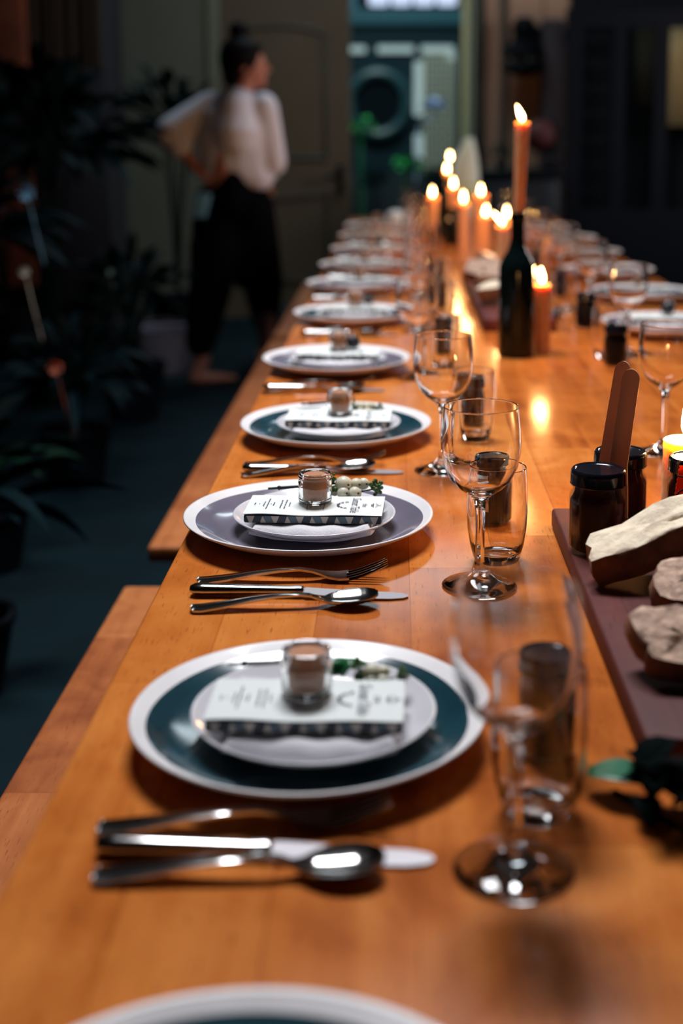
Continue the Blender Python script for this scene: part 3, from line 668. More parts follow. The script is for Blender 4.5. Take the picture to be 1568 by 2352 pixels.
LEFT = [(-.066, .447, 'teal', 1.0), (-.0642, .893, 'teal', .945), (-.0962, 1.377, 'lilac', 1.0), (-.0875, 1.822, 'teal', 1.0), (-.1105, 2.352, 'lilac', .99), (-.100, 2.945, 'teal', 1.0), (-.1084, 3.513, 'lilac', 1.0), (-.1041, 3.987, 'teal', 1.0), (-.095, 4.507, 'lilac', 1.0), (-.092, 5.07, 'teal', 1.0), (-.09, 5.6, 'lilac', 1.0)]
RIGHT = [(.575, 2.80, 'lilac', 1.0), (.625, 3.33, 'teal', 1.0), (.625, 3.86, 'lilac', 1.0), (.625, 4.42, 'teal', 1.0), (.625, 4.98, 'lilac', 1.0), (.62, 5.5, 'teal', 1.0)]
def setting(x, y, kind, s, who, side, idx, jar=True):
    z = .75
    c = place(pt_charger[kind], x, y, z, random.uniform(-.3, .3), f'{kind}-glazed dinner plate with a cream rim, {who} place setting {side}', 'plate', f'dinner plates {side}')
    c.scale = (s, s, 1)


    z += .0072*1; q = .94 if (side, idx) == ('on the left', 1) else 1.0; x += {2: .006, 1: .004, 3: .004}.get(idx, .002) if side == 'on the left' else -.002
    def sc_(o): o.scale = (q, q, 1); return o
    (place(pt_side, x, y, z, random.uniform(-.2, .2), f'small white side plate on the {kind} dinner plate, {who} place setting {side}', 'plate', f'side plates {side}'))
    z += .0052
    rz = random.uniform(-.03, .03)
    sc_(place(pt_nap, x, y-.006, z, rz, f'folded white napkin on the side plate, {who} place setting {side}', 'napkin', f'napkins {side}'))
    z += .0131
    sc_(place(pt_bar, x+BXO.get((side, idx), .001), y-.012, z, rz-.012, f'bar in navy and stone triangle wrapper under the menu, {who} place setting {side}', 'chocolate bar', f'wrapped bars {side}'))
    z += BH-.0004
    sc_(place(pt_card, x+BXO.get((side, idx), .001), y-.012, z, rz-.012, f'white menu card with dark lettering, {who} place setting {side}', 'menu', f'menu cards {side}'))
    z += .0022
    if jar:
        place(pt_jar, x+JX.get((side, idx), .002), y-.012+.010, z, 0, f'small open glass jar with brown filling on the menu, {who} place setting {side}', 'jar', f'small jars {side}')
    return z
BXO = {('on the left', 2): .002, ('on the left', 1): -.004}
JX = {('on the left', 2): .001, ('on the left', 1): -.005}
SL, SR = 'on the left', 'on the right'
for i, (x, y, k, s) in enumerate(LEFT):
    setting(x, y, k, s, ORD[i], SL, i)
for i, (x, y, k, s) in enumerate(RIGHT):
    setting(x, y, k, s, ORD[i], SR, i, jar=(i > 0))

# twigs, fruit and snowberry sprigs laid on the settings
def twig(x, y, z, rz, lb):
    bm = bmesh.new(); tube(bm, [(0, 0, .0), (.012, 0, .0006), (.0125, 0, .0006), (.05, .001, .003), (.075, .001, .005)], [.0014, .0015, .0022, .0013, .0012], 8)
    ball(bm, (.0125, 0, .0008), .0026); o = obj('twig', bm, M_TWIG); o.location = (x, y, z); o.rotation_euler = (0, 0, rz); return tag(o, lb, 'twig', 'black twigs')
def sprig(x, y, z, lb, s=1.15, berries=7, seed=3):
    rd = random.Random(seed); r = thing('snowberry_sprig', lb, 'sprig', (x, y, z), 0, 'sprigs on the menus'); r.scale = (s, s, s)
    bm = bmesh.new(); tube(bm, [(-.022, 0, .012), (0, .002, .004), (.028, .0, .010)], .0008, 6); tube(bm, [(-.018, 0, .01), (-.020, .004, .025)], .0008, 6); obj('stem', bm, M_BUD, r)
    B = [(-.004, .003, .013, .0088), (.008, .004, .013, .0064), (-.004, -.005, .0068, .0064), (.007, -.005, .0068, .0066), (.015, .006, .013, .006), (-.013, .001, .0075, .0055), (.001, .010, .008, .0064)]
    for q in range(berries):
        bx_, by_, bz_, br_ = B[q]; bm = bmesh.new(); ball(bm, (bx_, by_, bz_), br_, seg=16, ring=12, s=(1, 1, .96)); ball(bm, (bx_+br_*.55, by_-br_*.8, bz_+br_*.2), .0011, 1)
        obj('berry', bm, [M_BERRY, M_TWIG], r)
    for (cx_, cy_, cz_, R) in ((-.019, .003, .020, .008), (-.016, -.001, .010, .006), (.027, .001, .011, .008)):
        bm = bmesh.new()
        for q in range(26):
            v = Vector((rd.gauss(0, 1), rd.gauss(0, 1), rd.gauss(0, 1))).normalized()*R*rd.uniform(.4, 1); v.z = abs(v.z) if cz_ < .008 else v.z*1.1
            p = Vector((cx_, cy_, max(.003, cz_)))+v; p.z = max(p.z, .003); ball(bm, p, rd.uniform(.0014, .0026), seg=7, ring=5)
        obj('bud_cluster', bm, M_BUD, r)
    return r
def zc(s=1): return .75+.0072+.0052+.0131
X, Y = LEFT[2][:2]
twig(X-.048, Y+.036, .7905, .03, 'short black twig lying behind the jar, third place setting on the left')
sprig(X+.041, Y+.036, .779, 'white snowberries with green buds, third place setting on the left')
X, Y = LEFT[1][:2]
twig(X-.063, Y+.038, .7905, -.05, 'short black twig behind the jar, second place setting on the left')
bm = bmesh.new(); leaf(bm, (0, 0, .004), (.9, .3, .5), .03, .02, .3); leaf(bm, (.004, 0, .003), (.3, .3, 1), .026, .02, .5); leaf(bm, (.0, .0, .004), (-.2, .2, 1), .02, .018, .5)
for v in bm.verts: v.co.z = max(v.co.z, 0)
o = solid(obj('green_leaf', bm, M_LEAFGR), .0008); o.location = (X+.018, Y+.036, .779); tag(o, 'dark green leaf behind the jar, second place setting on the left', 'leaf')
sprig(X+.048, Y+.034, .7755, 'pale green sprig behind the jar, second place setting on the left', .75, 4, 8)
X, Y = LEFT[3][:2]
twig(X-.052, Y+.038, .7905, .02, 'short black twig behind the jar, fourth place setting on the left')
sprig(X+.038, Y+.036, .7755, 'small sprig with green buds, fourth place setting on the left', .9, 5, 11)
def fig(x, y, z, r, lb):
    bm = bmesh.new(); lathe(bm, [(0, 0), (r*.6, .05*r), (r*.95, r*.5), (r, r*.9), (r*.8, r*1.35), (r*.35, r*1.7), (r*.12, r*1.95), (0, r*2.0)], 20); o = obj('fig', bm, M_FIG); o.location = (x, y, z); return tag(o, lb, 'fig', 'dark figs')
zt = .7887
for (i, dx, dy, r, lb) in ((4, .030, .008, .0135, 'dark fig beside the small jar, fifth place setting on the left'), (5, .034, .008, .011, 'dark fig beside the small jar, sixth place setting on the left'), (8, .036, .005, .015, 'dark fig beside the small jar, ninth place setting on the left')):
    fig(LEFT[i][0]+dx, LEFT[i][1]+dy, zt, r, lb)
fig(RIGHT[0][0]+.01, RIGHT[0][1], zt, .017, 'dark fig on the menu, nearest place setting on the right')
fig(*at(1273, 735, .75), .75, .014, 'dark fig lying alone on the table right of the candle')

# cutlery beside each plate
CUT = [  # index, fork handle px, knife px, spoon px (handle ends), rotations
    (1, (222, 1893), (222, 1935), (212, 2003), .05, -.045, .035),
    (2, (452, 1327), (437, 1351), (437, 1392), .055, -.03, .10),
    (3, (560, 1061), (557, 1073), (553, 1087), .02, -.02, .17)]
for (i, fp, kp, sp, fr, kr, sr) in CUT:
    x, y = at(*fp, .755); place(pt_fork, x, y, .7505, fr, f'steel fork beside the {ORD[i]} place setting on the left', 'fork', 'forks on the left')
    x, y = at(*kp, .757); place(pt_knife, x, y, .7503, kr, f'steel knife beside the {ORD[i]} place setting on the left', 'knife', 'knives on the left')
    x, y = at(*sp, .755); place(pt_spoon, x, y, .7510, sr, f'steel spoon beside the {ORD[i]} place setting on the left', 'spoon', 'spoons on the left')
for i in range(4, 10):
    X, Y = LEFT[i][:2]; x = X-.115 + .01*(i % 2)
    for (pt, dy, rr, nm, gp) in ((pt_fork, -.170, .03, 'fork', 'forks'), (pt_knife, -.196, -.01, 'knife', 'knives'), (pt_spoon, -.222, .12, 'spoon', 'spoons')):
        place(pt, x, Y+dy, .7507, rr, f'steel {nm} beside the {ORD[i]} place setting on the left', nm, f'{gp} on the left')
for i in range(0, 4):
    X, Y = RIGHT[i][:2]
    for (pt, dy, rr, nm, gp) in ((pt_fork, .222, .0, 'fork', 'forks'), (pt_knife, .196, .02, 'knife', 'knives'), (pt_spoon, .170, -.06, 'spoon', 'spoons')):
        place(pt, X+.115, Y+dy, .7507, PI+rr, f'steel {nm} beyond the {ORD[i]} place setting on the right', nm, f'{gp} on the right')

# wine glasses and tumblers
WG = [(.0695, .722), (.0797, 1.2118), (.0585, 1.6386), (.0354, 2.2708), (.05, 2.80), (.055, 3.35), (.05, 3.85), (.06, 4.4), (.055, 4.9), (.05, 5.45)]
for i, (x, y) in enumerate(WG): place(pt_wine, x, y, .7504, i*.7, f'empty stemmed wine glass, {ORD[i]} in the left row', 'wine glass', 'wine glasses in the left row')
WR = [(.3628, 1.7343), (.445, 2.50), (.45, 3.02), (.45, 3.58), (.445, 4.12), (.45, 4.7), (.45, 5.3)]
for i, (x, y) in enumerate(WR): place(pt_wine, x, y, .7504, i*.9, f'empty stemmed wine glass, {ORD[i]} in the right row', 'wine glass', 'wine glasses in the right row')
TM = [(.0912, .790), (.1018, 1.2875), (.1092, 1.8146), (.085, 2.36), (.10, 2.92), (.11, 3.45), (.10, 4.0), (.11, 4.55), (.10, 5.05)]
for i, (x, y) in enumerate(TM): place(pt_tum, x, y, .7504, 0, f'empty clear tumbler, {ORD[i]} in the left row', 'tumbler', 'tumblers in the left row')
TR = [(.403, 2.47), (.40, 3.10), (.40, 3.70), (.395, 4.25), (.40, 4.85)]
for i, (x, y) in enumerate(TR): place(pt_tum, x, y, .7504, 0, f'empty clear tumbler, {ORD[i]} in the right row', 'tumbler', 'tumblers in the right row')
# preserve jars
JL = [(.1063, .866, 'nearest'), (.1071, 1.4091, 'second'), (.1080, 1.885, 'third'), (.0899, 2.50, 'fourth'), (.10, 3.12, 'fifth'), (.11, 3.62, 'sixth')]
for i, (x, y, o_) in enumerate(JL):
    c = place(pt_pres, x, y, .75, 0, f'dark preserve jar with black lid behind the {ORD[i]} tumbler of the left row', 'jar', 'preserve jars in the left row')
JR = [(.4064, 2.3989), (.4174, 2.862), (.418, 3.36), (.28, 3.42), (.41, 3.9)]
for i, (x, y) in enumerate(JR):
    place(pt_pres, x, y, .75, 0, ['dark preserve jar with black lid, nearest jar of the right row', 'dark preserve jar with black lid, second jar of the right row', 'dark preserve jar with black lid, third jar of the right row', 'dark preserve jar standing behind the wine bottle on its right', 'dark preserve jar with black lid, farthest of the right row'][i], 'jar', 'preserve jars in the right row')
# paper label on the second jar of the left row
bm = bmesh.new(); R = .0234; vs = []
for i in range(9):
    a = PI+.35+i*.11; vs.append((bm.verts.new((R*math.cos(a), R*math.sin(a), .020)), bm.verts.new((R*math.cos(a), R*math.sin(a), .048))))
for a, b in zip(vs, vs[1:]): bm.faces.new((a[0], b[0], b[1], a[1]))
par = [o for o in COL.objects if o.get('label', '').startswith('dark preserve jar with black lid behind the second')][0]
lab = solid(obj('paper_label', bm, M_PAPER, par), .0002); tag(lab, 'white paper label with dark scribble')
bm = bmesh.new()
for k in range(5):
    a = PI+.55+k*.14; Rr = .0237
    pts = [(Rr*math.cos(a+q*.04), Rr*math.sin(a+q*.04), .034+.005*math.sin(q*2.2+k)) for q in range(4)]; tube(bm, pts, .0004, 5)
obj('scribble', bm, M_INK, lab)

# ------------------------------------------------------------------ candles, bottles
def flame(bm, x, y, z, h, lean=0.0, leany=0.0):
    prof = [(0, 0), (.22, .06), (.38, .2), (.42, .34), (.34, .55), (.18, .8), (.06, .94), (0, 1)]
    rings = lathe(bm, [(r*h*.42, t*h) for r, t in prof], 14)
    for v in bm.verts:
        t = v.co.z/h; v.co.x += lean*h*t**1.3; v.co.y += leany*h*t; v.co += Vector((x, y, z))
def candle(x, y, z, h, R, lb, lean=(0, 0), fl=.03, fllean=0.0, watt=.9, lit=True, R0=None, wax=None):
    r = thing('candle', lb, 'candle', (x, y, z), 0, 'candles on the table'); R0 = R0 or R*.8
    bm = bmesh.new(); n = 14; prof = []
    for i in range(n+1):
        t = i/n; prof.append((R0+(R-R0)*t + .0004*math.sin(i*2.1), h*t))
    prof = [(0, 0)]+prof+[(R*1.03, h*1.0), (R*.95, h+.0015), (R*.8, h-.0005), (R*.4, h-.002), (0, h-.002)]
    lathe(bm, prof, 24)
    for v in bm.verts: v.co.x += lean[0]*(v.co.z); v.co.y += lean[1]*v.co.z
    obj('wax', bm, wax or M_WAX, r)
    tx, ty = lean[0]*h, lean[1]*h
    bm = bmesh.new(); tube(bm, [(tx, ty, h-.003), (tx+.0008, ty, h+.007)], .0008, 6); obj('wick', bm, M_WICK, r)
    if lit:
        bm = bmesh.new(); flame(bm, tx, ty, h+.004, fl, fllean); f = obj('flame', bm, M_FLAME, r)
        d = bpy.data.lights.new('candlelight', 'POINT'); d.energy = watt*1.5; d.color = (1.0, .46, .15); d.shadow_soft_size = .012
        lo = bpy.data.objects.new('candlelight', d); COL.objects.link(lo); lo.parent = r; lo.location = (tx+fllean*fl*.5, ty, h+.004+fl*.75)
    return r
def bottle(x, y, h, R, lb, neck=.013):
    bm = bmesh.new(); k = h
    prof = [(0, .004), (R*.7, .003), (R*.85, 0), (R*.97, .002), (R, .008), (R, h*.60), (R*.97, h*.64), (R*.80, h*.69), (R*.55, h*.735), (neck*1.15, h*.78), (neck, h*.82), (neck, h*.955), (neck*1.18, h*.957), (neck*1.18, h*.985), (neck*1.05, h), (neck*.75, h), (neck*.72, h*.9), (0, h*.9)]
    lathe(bm, prof, 40); o = obj('wine_bottle', bm, M_BOTTLE); o.location = (x, y, .75); return tag(o, lb, 'bottle', 'dark wine bottles')
BX, BY = .2294, 2.4924
bottle(BX, BY, .278, .0345, 'dark green wine bottle standing mid-table, tall candle in its neck')
candle(BX+.0005, BY, .75+.251, .195, .0138, 'tall orange candle burning in the neck of the dark wine bottle', (.03, 0), .030, -.38, .55, R0=.0090)
candle(.2841, 2.5218, .75, .135, .0158, 'short candle burning right beside the dark wine bottle', (-.02, 0), .032, -.08, .9, R0=.0155)
# far group : (flame base px, depth, base height, radius)
FAR = [((1033, 369), 5.55, .28, .012, 'highest lit candle of the far cluster, in a bottle', 0), ((1026, 398), 5.25, .22, .012, 'second highest lit candle of the far cluster, in a bottle', 0),
       ((1041, 432), 4.9, .12, .016, 'lit candle in a squat dark bottle, middle of the far cluster', 0), ((993, 452), 4.95, 0, .021, 'leftmost lit candle of the far cluster', 0),
       ((1064, 466), 4.2, 0, .018, 'tall pale lit candle standing in front of the far cluster', 0), ((1104, 449), 4.6, 0, .025, 'thick lit candle to the right in the far cluster', 0),
       ((1113, 497), 4.35, 0, .019, 'short lit candle in front of the thick one', .1), ((1163, 502), 3.95, 0, .017, 'lit candle left of the wine bottle neck', 0), ((1153, 518), 3.62, 0, .019, 'lit candle with leaning flame left of the bottle neck', -.9)]
for i, ((px, py), Y, b, R, lb, fl) in enumerate(FAR):
    p = atY(px, py, Y); z0 = .75+b; h = p.z-z0
    if b > .2: bottle(p.x, Y, b+.02, .034, f'dark bottle holding {"the highest" if i == 0 else "the second highest"} far candle'); z0 = .75+b-.002; h = p.z-z0
    elif b: bottle(p.x, Y, b+.02, .036, 'squat dark bottle holding a candle in the far cluster', .018); z0 = .75+b-.001; h = p.z-z0
    candle(p.x+(.002 if fl else 0), Y, z0, h, R, lb, (0, 0), .034, fl, 1.0)
# an unlit leaning taper behind the bottle
c = candle(at(1226, 612)[0], 3.9, .75, .11, .009, 'thin unlit leaning candle right of the wine bottle', (.16, 0), lit=False, R0=.008)
# pillar candle at the right edge
p = atY(1578, 1012, 1.372); candle(p.x, 1.372, .7722, p.z-.7722, .0255, 'short stout candle burning behind the jar at the right edge', (0, 0), .034, -.15, 1.2, R0=.0255, wax=M_IVORY)

# ------------------------------------------------------------------ serving boards with jars and bread
def board(name, x0, x1, y0, y1, lb, m, h=.022):
    bm = bmesh.new(); box(bm, x0, x1, y0, y1, .75, .75+h, .004, segs=3); return tag(obj(name, bm, m), lb, 'board', 'serving boards')
board('serving_board', .171, .50, .848, 1.402, 'dark wooden serving board with bread and jam jars at the right', M_BOARD)
board('serving_board', .188, .50, .44, .822, 'pale wooden serving board in the lower right corner', M_BOARD2)
board('serving_board', .186, .345, 2.79, 3.75, 'dark serving board with bread chunks behind the wine bottle', M_BOARD, .03)
pj = preserve_jar(.0286, .079, M_JAM)
jA = place(pj, .1985, 1.252, .7722, 0, 'amber jam jar with black lid, nearest on the serving board', 'jar', 'jam jars on the serving board')
jB = place(pj, .2325, 1.325, .7722, 0, 'amber jam jar with black lid behind the nearest jam jar', 'jar', 'jam jars on the serving board'); jB.scale = (1, 1, 1)
jC = place(pj, .3050, 1.300, .7722, 0, 'amber jam jar with black lid at the right edge, red tag on it', 'jar', 'jam jars on the serving board'); jC.scale = (1, 1, 1.0)
PROTOS.append(pj)
# wooden spreaders leaning between the two jars
def spreader(p0, p1, lb, wb=.026, wt=.018, roll=0.0):
    p0, p1 = Vector(p0), Vector(p1); d = (p1-p0); L = d.length; bm = bmesh.new(); n = 20; T = .0018
    rows = []
    for i in range(n+1):
        t = i/n if i < 9 else .6+.4*math.sin((i-8)/(n-8)*PI/2)
        w_ = wt + (wb-wt)*max(0, (1-t*3.0))**.7
        if t > .93: w_ *= math.sqrt(max(0, 1-((t-.93)/.0705)**2))
        off = -.006*max(0, .35-t)*2
        rows.append((t*L, w_/2, off))
    pts = [(off-hw, s) for s, hw, off in rows] + [(off+hw, s) for s, hw, off in reversed(rows)]
    f = [bm.verts.new((x, -T/2, z)) for x, z in pts]; b = [bm.verts.new((x, T/2, z)) for x, z in pts]
    bm.faces.new(f); bm.faces.new(list(reversed(b))); k = len(pts)
    for i in range(k): bm.faces.new((f[(i+1) % k], f[i], b[i], b[(i+1) % k]))
    o = obj('wooden_spreader', bm, M_STICK, smooth=False); q = d.to_track_quat('Z', 'X').to_matrix().to_4x4()
    o.matrix_world = Matrix.Translation(p0) @ q @ Matrix.Rotation(roll, 4, 'Z'); return tag(o, lb, 'spreader', 'wooden spreaders')
a = atY(1404, 1110, 1.288); t1 = atY(1446, 842, 1.288); spreader((a.x, 1.284, .800), (t1.x, 1.274, t1.z), 'wooden spreader upright between the jam jars, the darker front one', roll=.15)
a = atY(1378, 1085, 1.292); t1 = atY(1428, 824, 1.30); spreader((a.x, 1.292, .803), (t1.x, 1.285, t1.z), 'wooden spreader upright between the jam jars, the bright rear one', roll=-.3)
# red tag tied round the third jam jar
r0 = thing('gift_tag', 'orange-red paper tag with dark scribble on the jar at right', 'tag', (0, 0, 0))
bm = bmesh.new(); TY = 1.262
e = []
for i in range(25): e.append(atY(1562-27*i/24+(1.2 if i % 2 else -1.2), 1072+122*i/24, TY))
e2 = [atY(1640, 1194, TY), atY(1660, 1072, TY)]
poly = [(v.x, v.z) for v in e+e2]
f = [bm.verts.new((x, TY+.004*math.sin(z*60), z)) for x, z in poly]; b = [bm.verts.new((x, TY+.0006+.004*math.sin(z*60), z)) for x, z in poly]
bm.faces.new(f); bm.faces.new(list(reversed(b)))
for i in range(len(f)): bm.faces.new((f[(i+1) % len(f)], f[i], b[i], b[(i+1) % len(f)]))
mt = translucent('red_orange_card', (0.90, 0.13, 0.015), .6) 
obj('card', bm, mt, r0, smooth=False)
bm = bmesh.new()
tube(bm, catmull([atY(px, py, TY-.0035) for px, py in ((1585, 1118), (1562, 1128), (1550, 1142), (1552, 1156), (1570, 1158), (1600, 1150))], 5), .0011, 6)
tube(bm, [atY(px, py, TY-.0035) for px, py in ((1555, 1093), (1570, 1096), (1590, 1094))], .0010, 6)
obj('scribble', bm, P('dark_red_ink', (0.12, 0.01, 0.01), .7), r0)
# bread : slices of a round loaf, crumb on the cut faces, crust round the edge
def bread(x, y, z, L, W, T, rot, lb, crumb, seed):
    rd = random.Random(seed); bm = bmesh.new(); n = 26; ring = []
    for i in range(n):
        a = 2*PI*i/n; r = 1+.10*math.sin(2*a+seed)+.07*math.sin(5*a+seed*2)+rd.uniform(-.06, .06)
        ca, sa = math.cos(a), math.sin(a); ca = abs(ca)**.75*(1 if ca > 0 else -1); sa = abs(sa)**.75*(1 if sa > 0 else -1)
        ring.append((ca*L/2*r, sa*W/2*r))
    K = 6; fr = []
    layers = [(-.5, [.0, .45, .8]), (.5, [.0, .45, .8])]
    def rows(zf):
        out = []
        for s in (.3, .6, .86, 1.0):
            out.append([bm.verts.new((px*s, py*s, zf*T + (rd.uniform(-.0026, .0026) if s < 1 else 0) + .12*T*math.sin(px*90)*(.5-zf if False else 1)*.5)) for px, py in ring])
        cc = bm.verts.new((0, 0, zf*T)); return out, cc
    A, ca_ = rows(-.5); B, cb_ = rows(.5)
    for R, c_, flip in ((A, ca_, True), (B, cb_, False)):
        for i in range(n):
            j = (i+1) % n; f = bm.faces.new((c_, R[0][i], R[0][j]) if not flip else (c_, R[0][j], R[0][i])); f.material_index = 0
            for k in range(3):
                q = (R[k][i], R[k+1][i], R[k+1][j], R[k][j]); f = bm.faces.new(q if not flip else tuple(reversed(q))); f.material_index = 0
    mid = [bm.verts.new((px*1.05, py*1.05, 0)) for px, py in ring]
    for i in range(n):
        j = (i+1) % n
        for a_, b_ in ((A[3], mid), (mid, B[3])):
            f = bm.faces.new((a_[i], a_[j], b_[j], b_[i])); f.material_index = 1
    o = obj('bread_slice', bm, [crumb, M_CRUST], angle=70); o.location = (x, y, z); o.rotation_euler = rot; return tag(o, lb, 'bread', 'bread slices on the boards')
bread(.240, 1.168, .814, .125, .055, .030, (.20, -.38, .12), 'white crusty bread chunk right behind the amber jar, topmost of the pile', M_CRUMB, 1)
bread(.268, 1.085, .797, .090, .058, .024, (.45, -.12, .25), 'brown bread slice in the middle of the pile at the right edge', M_CRUMB2, 2)
bread(.222, .950, .797, .082, .055, .024, (.50, .10, -.15), 'brown bread slice in front, nearest on the serving board', M_CRUMB2, 3)
bread(.325, .985, .800, .085, .06, .026, (.1, .2, .5), 'brown bread slice at the right, beside the nearest one', M_CRUMB2, 6)
bread(.330, 1.16, .812, .08, .07, .045, (.6, -.3, .2), 'dark bread end at the right edge behind the white chunk', M_CRUMB2, 7)
for i, (px, py, Y, sz) in enumerate(((1110, 600, 3.45, .09), (1128, 580, 3.65, .10), (1100, 640, 3.2, .08), (1118, 665, 3.0, .08), (1145, 610, 3.3, .09))):
    p = atY(px, py, Y); bread(max(.225, p.x), Y, .78+.032, sz, sz*.7, .035, (.7-.3*i, .25*(i % 2), i*.9), ['farthest but one bread chunk on the board behind the bottle', 'farthest bread chunk on the board behind the bottle', 'bread chunk mid-board behind the bottle, left side', 'nearest bread chunk on the board behind the bottle', 'bread chunk mid-board behind the bottle, right side'][i], M_CRUMB if i % 2 else M_CRUMB2, 20+i)
# green leaf lying on the table behind the nearest glass
bm = bmesh.new(); leaf(bm, (0, 0, .012), (1, -.35, .1), .050, .036, .10, n=8, fold=.18)
for v in bm.verts: v.co.z = max(v.co.z, .001)
x, y = at(1348, 1778, .762); o = solid(obj('fallen_leaf', bm, P('mid_green_leaf', (.01, .12, .06), .4)), .0006); o.location = (x, y, .7505); tag(o, 'dark green leaf lying on the table right of the nearest tumbler', 'leaf')
# dark leaf bunch added to darken the lower right corner
bm = bmesh.new(); rd = random.Random(12)
gx, gy = at(1560, 1920, .76)
tube(bm, catmull([(-.03, .06, .006), (0, .01, .010), (.03, -.03, .008), (.09, -.06, .008)], 4), .0018, 6)
for k in range(46):
    t = rd.random(); p = Vector((-.03+.12*t, .06-.12*t, .010+rd.uniform(0, .022))); leaf(bm, p, (rd.uniform(-.1, 1), rd.uniform(-.6, .5), rd.uniform(0, .6)), rd.uniform(.03, .05), rd.uniform(.018, .028), .3, n=5)
for v in bm.verts: v.co.z = max(v.co.z, .001)
o = solid(obj('added_dark_leaves', bm, P('blackish_leaf', (.0010, .0035, .0035), .8, spec=.03)), .0006); o.location = (gx, gy, .7505); tag(o, 'blackish leaves added to darken the table beside the pale board, lower right', 'garland')
# table end : white bowl and paper-wrapped bouquet
bm = bmesh.new(); lathe(bm, [(0, .062), (.018, .061), (.035, .052), (.045, .034), (.048, .006), (.047, 0), (.045, .002), (.043, .03), (.033, .048), (0, .057)], 32)
p = atY(908, 492, 5.95); o = obj('white_bowl', bm, P('blue_white_china', (.75, .82, .88), .3)); o.location = (p.x, 5.95, .7505); tag(o, 'upturned white bowl at the far end of the table', 'bowl')
r0 = thing('bouquet', 'white paper-wrapped bouquet with pale green blossoms at the far table end', 'bouquet', (.29, 6.05, .75))
bm = bmesh.new(); prof = []
n = 20; rows = []
for k in range(10):
    t = k/9; zc_ = .05+.33*t; rr = .080*(1-t**2.2*.80)+.003; cx_ = .040*t**1.2
    rows.append([bm.verts.new((cx_+rr*math.cos(a), rr*.8*math.sin(a), zc_+.012*math.sin(3*a)*t)) for a in [2*PI*i/n for i in range(n)]])
for A_, B_ in zip(rows, rows[1:]):
    for i in range(n): bm.faces.new((A_[i], A_[(i+1) % n], B_[(i+1) % n], B_[i]))
bm.faces.new(rows[-1]); bm.faces.new(list(reversed(rows[0]))); obj('paper_wrap', bm, translucent('white_wrap', (.85, .92, .86), .5), r0)
bm = bmesh.new(); lathe(bm, [(0, 0), (.045, 0), (.05, .06), (.046, .06), (0, .05)], 24, cx=0); obj('vase', bm, M_WHITEP, r0)
bm = bmesh.new(); rd = random.Random(4)
for i in range(60):
    ball(bm, (.02+rd.gauss(0, .045), -.05+rd.gauss(0, .02), .085+abs(rd.gauss(0, .035))), rd.uniform(.008, .016), seg=7, ring=5)
tag(obj('blossoms', bm, P('lime_blossom', (.55, .62, .28), .7), r0), 'pale lime blossoms', None)

# ------------------------------------------------------------------ the woman walking behind the table
def capsule(bm, a, b, r0, r1, s=(1, 1, 1)):
    a, b = Vector(a), Vector(b); d = b-a; L = d.length; n = 16
    q = d.to_track_quat('Z', 'Y').to_matrix(); rings = []
    steps = [(-1, 0)]
    prof = [(-r0*math.cos(t), r0*math.sin(t)) for t in (.0001, .5, 1.0)] + [(L*k/4, r0+(r1-r0)*k/4) for k in range(5)] + [(L+r1*math.sin(t), r1*math.cos(t)) for t in (.5, 1.0, 1.5706)]
    for zz_, rr in prof:
        rings.append([bm.verts.new(a + q @ Vector((max(rr, 1e-4)*math.cos(p)*s[0], max(rr, 1e-4)*math.sin(p)*s[1], zz_))) for p in [2*PI*i/n for i in range(n)]])
    for A, B in zip(rings, rings[1:]):
        for i in range(n): bm.faces.new((A[i], A[(i+1) % n], B[(i+1) % n], B[i]))
    bm.faces.new(list(reversed(rings[0]))); bm.faces.new(rings[-1])
def remesh(name, bm, mat, parent, voxel, smooth=6):
    o = obj('tmp', bm, mat, None); m = o.modifiers.new('r', 'REMESH'); m.mode = 'VOXEL'; m.voxel_size = voxel; m.use_smooth_shade = True
    s = o.modifiers.new('s', 'SMOOTH'); s.iterations = smooth; s.factor = .5
    dg = bpy.context.evaluated_depsgraph_get(); dg.update(); me = bpy.data.meshes.new_from_object(o.evaluated_get(dg)); bpy.data.objects.remove(o)
    me.name = name; me.materials.clear(); me.materials.append(mat)
    for p in me.polygons: p.use_smooth = True
    c = bpy.data.objects.new(name, me); COL.objects.link(c)
    if parent: c.parent = parent
    return c
PY = 6.0
def wp(px, py, dy=0.0): p = atY(px, py, PY+dy); return p
M_SKIN = P('skin', (0.42, 0.17, 0.12), .55, sss=.15); M_HAIR = P('black_hair', (0.0015, 0.0015, 0.003), .7, spec=.15)
M_SHIRT = P('pale_blouse', (0.70, 0.72, 0.84), .9, bump=.3, bscale=25); M_TROU = P('black_trousers', (0.0012, 0.0016, 0.004), .95, spec=.1, bump=.2, bscale=20)
lady = thing('person', 'person with dark bun, pale blouse and black trousers walking away, hand on hip', 'person', (wp(530, 885).x, PY, 0))
LO = Vector(lady.location)
def J(px, py, dy=0): return wp(px, py, dy)-LO
pel = J(535, 450, .05); chest = J(545, 290, .03); neck = J(557, 222, .04); headc = J(560, 150, .05)
lsh, lel, lwr = J(484, 245, .06), J(392, 305, .0), J(450, 388, -.02)
rsh, rel, rwr = J(602, 248, .02), J(625, 372, .04), J(606, 425, .22)
lhip, rhip = J(500, 480, .05), J(572, 480, .05)
lkn, lan = J(482, 665, .0), J(462, 838, -.02)
rkn, ran = J(603, 650, .25), J(612, 800, .55)
bm = bmesh.new()
capsule(bm, pel, chest, .115, .125, (1.15, .8, 1)); capsule(bm, chest, neck-Vector((0, 0, .03)), .12, .06, (1.2, .8, 1))
capsule(bm, neck-Vector((0, 0, .05)), headc-Vector((0, 0, .03)), .050, .048)
